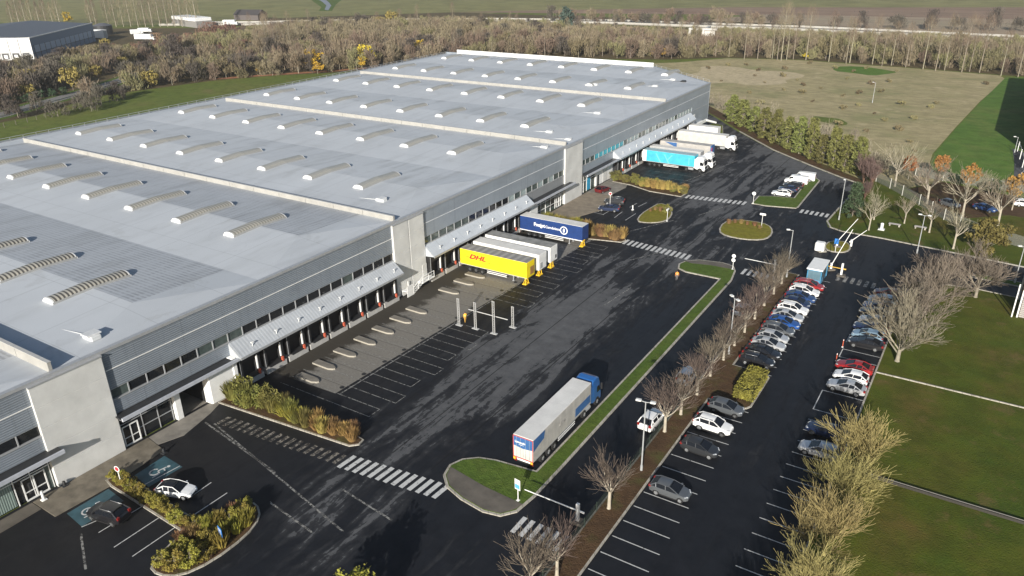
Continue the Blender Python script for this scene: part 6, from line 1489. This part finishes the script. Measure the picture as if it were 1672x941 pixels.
def far_tree(kind, x, y, s, i):
    tb = dict(brown=('bare_wood_tree', FB, 'round brown leafless tree in the wood', 'tree', 'brown bare trees of the far wood'), olive=('olive_bush_tree', FO, 'olive-tinged leafless bush tree in the wood', 'tree', 'olive-tinged trees of the far wood'),
      red=('russet_shrub', FR, 'low russet shrub mass at the wood edge', 'shrub', 'russet shrubs at the wood edge'), pole=('tall_bare_tree', FP_, 'tall thin tree with bare pale trunk rising over the wood', 'tree', 'tall pale-trunked trees'),
      spire=('poplar', FS, 'tall narrow leafless poplar of the row by the field', 'tree', 'poplar rows at the far field'), gold=('golden_tree', FG, 'golden-leaved small tree at the edge of the far wood', 'tree', 'golden trees at the wood edge'),
      dark=('dark_tree', FDK, 'dark leafless tree in the wood', 'tree', 'dark trees of the wood'), mustard=('mustard_tree', FY, 'mustard-coloured leafy tree in the wood', 'tree', 'mustard trees'), green=('dark_green_bush', FD, 'dark green bush at the wood edge', 'bush', 'dark green bushes at the wood edge'))[kind]
    counts[kind] = counts.get(kind, 0)+1
    return tree(tb[0], tb[1][i % len(tb[1])], tb[2], tb[3], (x, y, 0), rnd.uniform(0,6.28), (s*rnd.uniform(.85,1.15), s*rnd.uniform(.85,1.15), s*rnd.uniform(.8,1.2)), tb[4])
BELT = [(-207,137),(-224,168),(-216,214),(-198,240),(-184,258),(-160,292),(-136,336),(-66,361),(-41,381),(-9,389),(43,384),(74,379),(120,376),(130,470),(78,492),(-20,500),(-120,500),(-260,470),(-420,372),(-560,300),(-420,180),(-380,160),(-300,120),(-230,120)]
hall = [(-366,212),(-345,228),(-400,292),(-520,260),(-480,180)]; clear_ = [at(190,72),at(300,66),at(330,40),at(180,45)]
def onroad(x, y): return any((Vector((x,y,0))-c).length < 15 for c in ctr) or any((Vector((x,y,0))-ctr[i].lerp(ctr[i+1],t)).length < 9 for i in range(len(ctr)-1) for t in (.25,.5,.75))
pts = [p for p in scatter(BELT, 6.1, 2300, 5) if not inpoly(*p, hall) and not onroad(*p) and not inpoly(*p, clear_)]
def vmin(u):
    T = [(-200,99),(58,97),(155,70),(175,72),(262,70),(268,60),(350,50),(400,42),(520,28),(760,26),(1000,38),(1120,48),(1150,50),(1190,44),(1400,50),(1672,58),(2000,80)]
    for (a, va), (b2, vb) in zip(T, T[1:]):
        if a <= u <= b2: return va+(vb-va)*(u-a)/(b2-a)
    return 40
HB = dict(brown=9.5, olive=8.0, dark=8.5, red=5.0, mustard=8.0)
pts.sort(key=lambda p: (p[0]-CAM[0])**2+(p[1])**2)
rest = []
for i, (x, y) in enumerate(pts):
    u, v = proj((x, y, 0)); q = rnd.random(); s = rnd.uniform(.75,1.2)
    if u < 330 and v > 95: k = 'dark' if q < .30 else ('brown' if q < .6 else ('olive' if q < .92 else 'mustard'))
    elif u < 420: k = 'olive' if q < .45 else ('brown' if q < .7 else ('red' if q < .9 else 'dark'))
    elif u < 800: k = 'brown' if q < .74 else ('olive' if q < .9 else 'dark')
    elif u < 1120: k = 'brown' if q < .6 else ('olive' if q < .95 else 'dark')
    else: k = 'olive' if q < .55 else 'brown'
    if u > 1120: s *= .9
    hmax = HB[k]*s
    while hmax > 1.5 and proj((x, y, hmax))[1] < vmin(u)+rnd.uniform(-3,9)*(0 if u < 350 else 1): hmax *= .93
    s = hmax/HB[k]
    if s < .22: continue
    if v < 400 and 380 < u < 1200 and rnd.random() < .085: far_tree('pole', x, y, rnd.uniform(.45,.68), i)
    if counts.get(k, 0) < 285: far_tree(k, x, y, s, i)
    else: rest.append((k, x, y, s, i))
# the rest of the wood, standing behind, as one mass
if rest:
    Vs = []; o = 0; MI = []
    mats = [TW_B, TW_O]
    rg = np.random.default_rng(77)
    for k, x, y, s, i in rest:
        src = (FB if k in ('brown','dark','red') else FO)[i % 3][1]; n = len(src.vertices); V = np.empty(n*3, np.float32); src.vertices.foreach_get('co', V); V = V.reshape(-1,3); a = rg.uniform(0,6.28)
        R2_ = np.array([[math.cos(a),-math.sin(a),0],[math.sin(a),math.cos(a),0],[0,0,1]]); Vs.append((V*s)@R2_.T+np.array([x,y,0])); MI += [0 if k in ('brown','dark','red') else 1]*(n//4)
    V = np.concatenate(Vs); o = mobj('woodland', np_mesh('woodland', V, np.arange(len(V)).reshape(-1,4), mats, midx=np.array(MI))); o['kind'] = 'stuff'
# tall pale trunks: the row along the rough field and the group in the wood
i = 0
for u, v in [(1258,96),(1268,98),(1278,100),(1285,98),(1293,97),(1318,98),(1352,101),(1380,104),(1388,103),(1410,96),(1424,105),(1442,109),(1453,107),(1478,110),(1508,113),(1528,116),(1542,115),(1568,118),(1585,117),(1597,119),(1636,124),(1660,126),(1215,97),(1235,96)]:
    x, y = at(u+rnd.uniform(-3,3), v); far_tree('pole', x, y, rnd.uniform(.8,1.05), i); i += 1
for u, v in [(424,90),(431,94),(437,86),(441,80),(446,86),(451,92),(456,82),(470,80),(487,78),(475,84),(397,94),(465,88),(1190,93),(1168,92),(1110,88),(1135,90)]:
    x, y = at(u, v); far_tree('pole', x, y, rnd.uniform(.62,.85), i); i += 1
for u in list(range(22, 108, 11)) + list(range(150, 166, 8)) + list(range(178, 330, 12)):
    x, y = at(u, 44); far_tree('spire', x, y, rnd.uniform(.85,1.08), u)
for u, v, s in [(511,117,1.2),(598,111,1.2),(684,95,1.15),(519,121,.75),(1083,94,.6),(1068,94,.55),(592,114,.7),(676,96,.6),(424,121,.5),(1315,97,.4),(285,133,.45),(112,42,1.0)]:
    x, y = at(u, v); far_tree('gold', x, y, s, 0)
for u, v, s in [(120,148,1.15),(175,80,.7),(620,45,1.2),(640,46,1.3)]: x, y = at(u, v); far_tree('mustard', x, y, s, 0)
x, y = at(924,56); tree('conifer', leafy(300, 15, 6.5, LF_BL, 900, .8, 'cone', z0=.05), 'large blue-green conifer standing out of the brown wood', 'tree', (x, y, 0))
for u, v in [(300,79),(320,76),(345,80),(350,58),(365,56),(330,72),(310,84),(290,82),(380,60),(275,76)]: x, y = at(u, v); far_tree('red', x, y, rnd.uniform(1.3,1.9), u)
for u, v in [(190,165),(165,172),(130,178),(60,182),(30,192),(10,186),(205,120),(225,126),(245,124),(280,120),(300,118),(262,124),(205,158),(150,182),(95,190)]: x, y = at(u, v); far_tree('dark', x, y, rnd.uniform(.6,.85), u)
for u, v in [(28,165),(45,168),(66,160),(86,158),(105,155),(12,172),(135,140)]: x, y = at(u, v); far_tree('green', x, y, rnd.uniform(.4,.6), u)
for k in range(46):                          # hedgerow beyond the motorway
    u = 900+k*17+rnd.uniform(-6,6); x, y = at(u, 37+.019*(u-900)); far_tree('brown' if k % 3 else 'dark', x, y, rnd.uniform(.75,1.3), k) if counts.get('brown',0) < 299 or k % 3 == 0 else None
# brown scrub between the evergreens and the rough field
sc_pts = [(7,243),(13,238),(18,233),(23,229),(27,224),(31,221),(35,217),(39,213),(43,209),(46,206),(49,203),(52,199),(40,218),(46,213),(30,228),(22,237),(50,208),(54,204),(36,224),(28,235),(57,200),(44,220),(12,246),(3,250),(-4,256)]
SCB = [far_bare(270+i, 5.5, 3.2, TW_G, 700, .10, z0=.05, thin=.6) for i in range(2)]
for i, (x, y) in enumerate(sc_pts): tree('scrub_bush', SCB[i % 2], 'grey-brown leafless scrub bush between the evergreens and the rough field', 'bush', (x+rnd.uniform(-1,1), y+rnd.uniform(-1,1), 0), rnd.uniform(0,6.28), rnd.uniform(.7,1.15), 'leafless scrub behind the evergreen row')
tm = leafy(280, 1.3, 1.5, pm('leaves_tussock', (0.15,0.125,0.06), .9, var=.3, rnd_var=.3), 160, .3, z0=.0, clumps=9)
fld = [(-50,350),(-30,290),(12,240),(30,225),(50,206),(60,225),(62,262),(66,310),(70,360),(40,372),(-9,376)]
for i, (x, y) in enumerate(scatter(fld, 8, 46, 9)): tree('tussock', tm, 'low dark tussock scattered over the rough field', 'bush', (x, y, -.05), rnd.uniform(0,6.28), rnd.uniform(.4,1.15), 'tussocks in the rough field')
print('far kinds', counts, 'rest', len(rest))

# planted beds: clumps of blades or leafy shrubs
def blades(seed, h, r, n, mat, w=.045, droop=.35):
    rg = np.random.default_rng(seed); a = rg.uniform(0,6.28,n); rr = r*rg.random(n)**.6; b = np.stack([rr*.45*np.cos(a), rr*.45*np.sin(a), np.zeros(n)], 1); H = h*(.55+.45*rg.random(n))
    d = np.stack([rr*.9*np.cos(a), rr*.9*np.sin(a), H], 1)+np.stack([rg.normal(size=n)*.1*h, rg.normal(size=n)*.1*h, np.zeros(n)], 1)
    m = b*.5+d*.5+np.array([0,0,1])*(H*droop*.25)[:,None]; s = np.stack([-np.sin(a+rg.uniform(-1,1,n)), np.cos(a), np.zeros(n)], 1)*w
    V = np.stack([b-s, b+s, m+s*.9, m-s*.9, m-s*.9, m+s*.9, d+s*.15, d-s*.15], 1).reshape(-1,3)
    return np_mesh('crown', V, np.arange(n*8).reshape(-1,4), mat)
def clump(name, meshes, label, cat, loc, s, group):
    t = thing(name, label, cat, loc, rnd.uniform(0,6.28), group); t.scale = (s, s, s*rnd.uniform(.85,1.15))
    for nm, m in meshes: mobj(nm, m, t)
GR_G = blades(400, 2.2, 1.3, 420, LF_OL, .05); GR_S = blades(401, 1.7, 1.1, 420, LF_GO, .045); GR_R = blades(402, 1.5, 1.0, 420, LF_RU, .045); GR_Y = blades(403, 1.8, 1.1, 360, LF_YG, .055)
LS = {k: leafy(410+i, 1.7, 1.0, m, 2300, .075, z0=.0, clumps=34) for i, (k, m) in enumerate((('og', LF_OL), ('yg', LF_YG), ('ru', LF_RU), ('ev', LF_EV)))}
def shrub(kind, loc, s, label, group): clump('shrub', [('stem', LS[kind][0]), ('crown', LS[kind][1])], label, 'shrub', loc, s, group)
G1 = 'plants in the bed at the first docks'
for i in range(26):
    t = i/25; x = 2.2+19.4*t+rnd.uniform(-.3,.3); y = 49.6+1.4*t+rnd.uniform(.0,1.6)
    if t < .42: (shrub('og', (x,y,.1), rnd.uniform(1.3,1.7), 'olive-green leafy shrub in the bed at the white end wall', G1) if i % 2 else clump('grass_clump', [('crown', GR_G)], 'tall olive grass clump in the bed at the white end wall', 'grass clump', (x,y,.1), rnd.uniform(.9,1.25), G1))
    elif t < .68: clump('grass_clump', [('crown', GR_Y if i % 2 else GR_G)], 'green grass clump in the middle of the bed at the first docks', 'grass clump', (x,y,.1), rnd.uniform(.85,1.1), G1)
    else: clump('grass_clump', [('crown', GR_S if i % 4 else GR_R)], 'straw-coloured grass clump at the pointed end of the bed by the first docks', 'grass clump', (x,y,.1), rnd.uniform(.8,1.1), G1)
G2 = 'hedge between the near bays'
for i in range(19):
    t = i/18; shrub('yg', (4.2+14.0*t+rnd.uniform(-.2,.2), 32.95-.5*t+rnd.uniform(-.3,.3), .1), rnd.uniform(.62,.8), 'low yellow-green hedge shrub in the strip between the near bays', G2)
G3 = 'plants in the rounded bed of the near corner'
for i, (x, y) in enumerate(scatter(inset(bed3, .9), 1.05, 40, 3)):
    dk = (y > 30.5 and x < 20.4)
    if dk and i % 2: clump('grass_clump', [('crown', GR_R)], 'dark russet grass clump inside the rounded bed of the near corner', 'grass clump', (x,y,.1), rnd.uniform(.7,.9), G3)
    elif i % 3 == 0: clump('grass_clump', [('crown', GR_Y)], 'yellow-green grass clump in the rounded bed of the near corner', 'grass clump', (x,y,.1), rnd.uniform(.8,1.05), G3)
    else: shrub('yg', (x,y,.1), rnd.uniform(.85,1.1), 'yellow-green leafy shrub in the rounded bed of the near corner', G3)
G4 = 'plants in the bed beside the navy trailer'
for i in range(22):
    t = i/21; x = 3+17*t; y = 125.2+1.2*t+rnd.uniform(-.9,1.2)
    if t > .52: clump('grass_clump', [('crown', GR_R if i % 3 else GR_S)], 'russet grass clump in the bed at the nose of the navy trailer', 'grass clump', (x,y,.1), rnd.uniform(1.1,1.5), G4)
    else: clump('grass_clump', [('crown', GR_Y)], 'yellow-green grass clump in the bed behind the navy trailer', 'grass clump', (x,y,.1), rnd.uniform(1.0,1.4), G4)
G5 = 'plants in the bed at the far docks'
for i in range(22):
    t = i/21; x = 6.5+16.5*t; p0 = at(1003+115*t, 296+22*t); x, y = p0[0]+rnd.uniform(-.6,.6), p0[1]+rnd.uniform(-.2,1.6)
    (clump('grass_clump', [('crown', GR_S if i % 3 else GR_R)], 'golden-brown grass clump in the bed at the far docks', 'grass clump', (x,y,.1), rnd.uniform(1.0,1.35), G5) if t > .35 and i % 3 else shrub('og', (x,y,.1), rnd.uniform(.8,1.2), 'green leafy shrub in the bed at the far docks', G5))
clump('round_bush', [('stem', LS['ev'][0]), ('crown', leafy(440, 2.6, 1.5, LF_EV, 1800, .14, z0=0, clumps=30)[1])], 'clipped round bush by the far office entrance', 'bush', (*at(1005,294), .1), 1.0, 'clipped bushes')
hb = thing('clipped_hedge', 'clipped yellow-green hedge block at the corner of the bed between parked cars', 'hedge', (56.9,86.0,.1))
rg_ = np.random.default_rng(8); q_ = rg_.random((5200,3))*2-1; m_ = np.argmax(np.abs(q_*np.array([1,1,1.0])), axis=1); q_[np.arange(5200), m_] = np.sign(q_[np.arange(5200), m_])*(.9+.14*rg_.random(5200)); q_ = q_*np.array([1.25,3.3,.72])+np.array([0,0,.74]); q_[:,2] = np.maximum(q_[:,2], .02)
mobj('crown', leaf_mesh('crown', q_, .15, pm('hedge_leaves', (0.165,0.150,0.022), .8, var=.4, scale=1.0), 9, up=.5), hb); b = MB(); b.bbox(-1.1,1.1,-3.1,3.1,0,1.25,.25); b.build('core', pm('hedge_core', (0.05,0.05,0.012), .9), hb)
clump('round_bush', [('stem', LS['ev'][0]), ('crown', leafy(442, 1.6, .9, LF_OL, 500, .12, z0=0, clumps=18)[1])], 'small shrub with the white post sign on the pear-shaped island', 'bush', (*at(1090,350), .1), 1.2, 'clipped bushes')
t = leafy(445, 5.4, 2.6, LF_YG, 2600, .16, z0=.1, clumps=40)
tree('leafy_tree', t, 'yellow-green leafy tree whose top just shows at the bottom edge', 'tree', (*at(572,1022), 0))
for i, (u, v) in enumerate([(1190,366),(1200,365),(1210,366),(1220,368),(1232,370),(1240,374)]): clump('grass_clump', [('crown', GR_R)], 'russet grass clump on the oval island', 'grass clump', (*at(u, v), .1), rnd.uniform(.45,.7), 'russet grasses on the oval island')
for i, (u, v) in enumerate([(1062,346),(1070,344),(1078,346)]): clump('grass_clump', [('crown', GR_R)], 'russet grass clump on the pear-shaped island', 'grass clump', (*at(u, v), .1), rnd.uniform(.4,.6), 'russet grasses on the pear-shaped island')
# ------------------------------------------------------------------ air: an even thin haze over the whole place
hz = MB(); hz.box(-3600, 3600, -1000, 3600, -1.3, 66); o = hz.build('haze', None); o.data.materials.clear(); o['kind'] = 'stuff'
hm = bpy.data.materials.new('haze_air'); hm.use_nodes = True; hn = hm.node_tree; hn.nodes.clear()
ho = hn.nodes.new('ShaderNodeOutputMaterial'); hv = hn.nodes.new('ShaderNodeVolumePrincipled'); hv.inputs['Color'].default_value = (0.90,0.90,0.89,1); hv.inputs['Density'].default_value = 0.00014; hv.inputs['Anisotropy'].default_value = 0.2
hn.links.new(hv.outputs[0], ho.inputs['Volume']); o.data.materials.append(hm)
# ------------------------------------------------------------------ light, sky, camera
EL, AZ = 20.0, 18.0
d = Vector((-math.sin(R_(AZ))*math.cos(R_(EL)), math.cos(R_(AZ))*math.cos(R_(EL)), -math.sin(R_(EL))))
sun = bpy.data.lights.new('sun', 'SUN'); sun.energy = 5.0; sun.angle = R_(0.53); sun.color = (1.0, 0.95, 0.87)
so = bpy.data.objects.new('sun', sun); COL.objects.link(so); so.rotation_euler = d.to_track_quat('-Z', 'Y').to_euler(); so.location = (60, -60, 90)
w = bpy.data.worlds.new('World'); sc.world = w; w.use_nodes = True
nt = w.node_tree; bg = nt.nodes['Background']
sk = nt.nodes.new('ShaderNodeTexSky'); sk.sky_type = 'NISHITA'; sk.sun_disc = False
sk.sun_elevation = R_(EL); sk.sun_rotation = R_(180-AZ); sk.altitude = 100; sk.air_density = 1.0; sk.dust_density = 1.2
nt.links.new(sk.outputs[0], bg.inputs[0]); bg.inputs[1].default_value = 0.075
cam = bpy.data.cameras.new('camera'); cam.sensor_width = 36.0; cam.sensor_fit = 'HORIZONTAL'; cam.lens = F/1672.0*36.0
cam.clip_start = 0.5; cam.clip_end = 12000
co = bpy.data.objects.new('camera', cam); COL.objects.link(co)
r, dn, fw = RM[0], RM[1], RM[2]
co.matrix_world = Matrix(((r[0], -dn[0], -fw[0], CAM[0]), (r[1], -dn[1], -fw[1], CAM[1]), (r[2], -dn[2], -fw[2], CAM[2]), (0,0,0,1)))
sc.camera = co
vs = sc.view_settings
sc.display_settings.display_device = 'sRGB'
vs.view_transform = 'Standard'; vs.look = 'None'; vs.gamma = 1.0; vs.use_curve_mapping = False; vs.exposure = 0.55
sc.cycles.max_bounces = 6; sc.cycles.transparent_max_bounces = 16; sc.cycles.use_denoising = True; sc.cycles.volume_bounces = 0
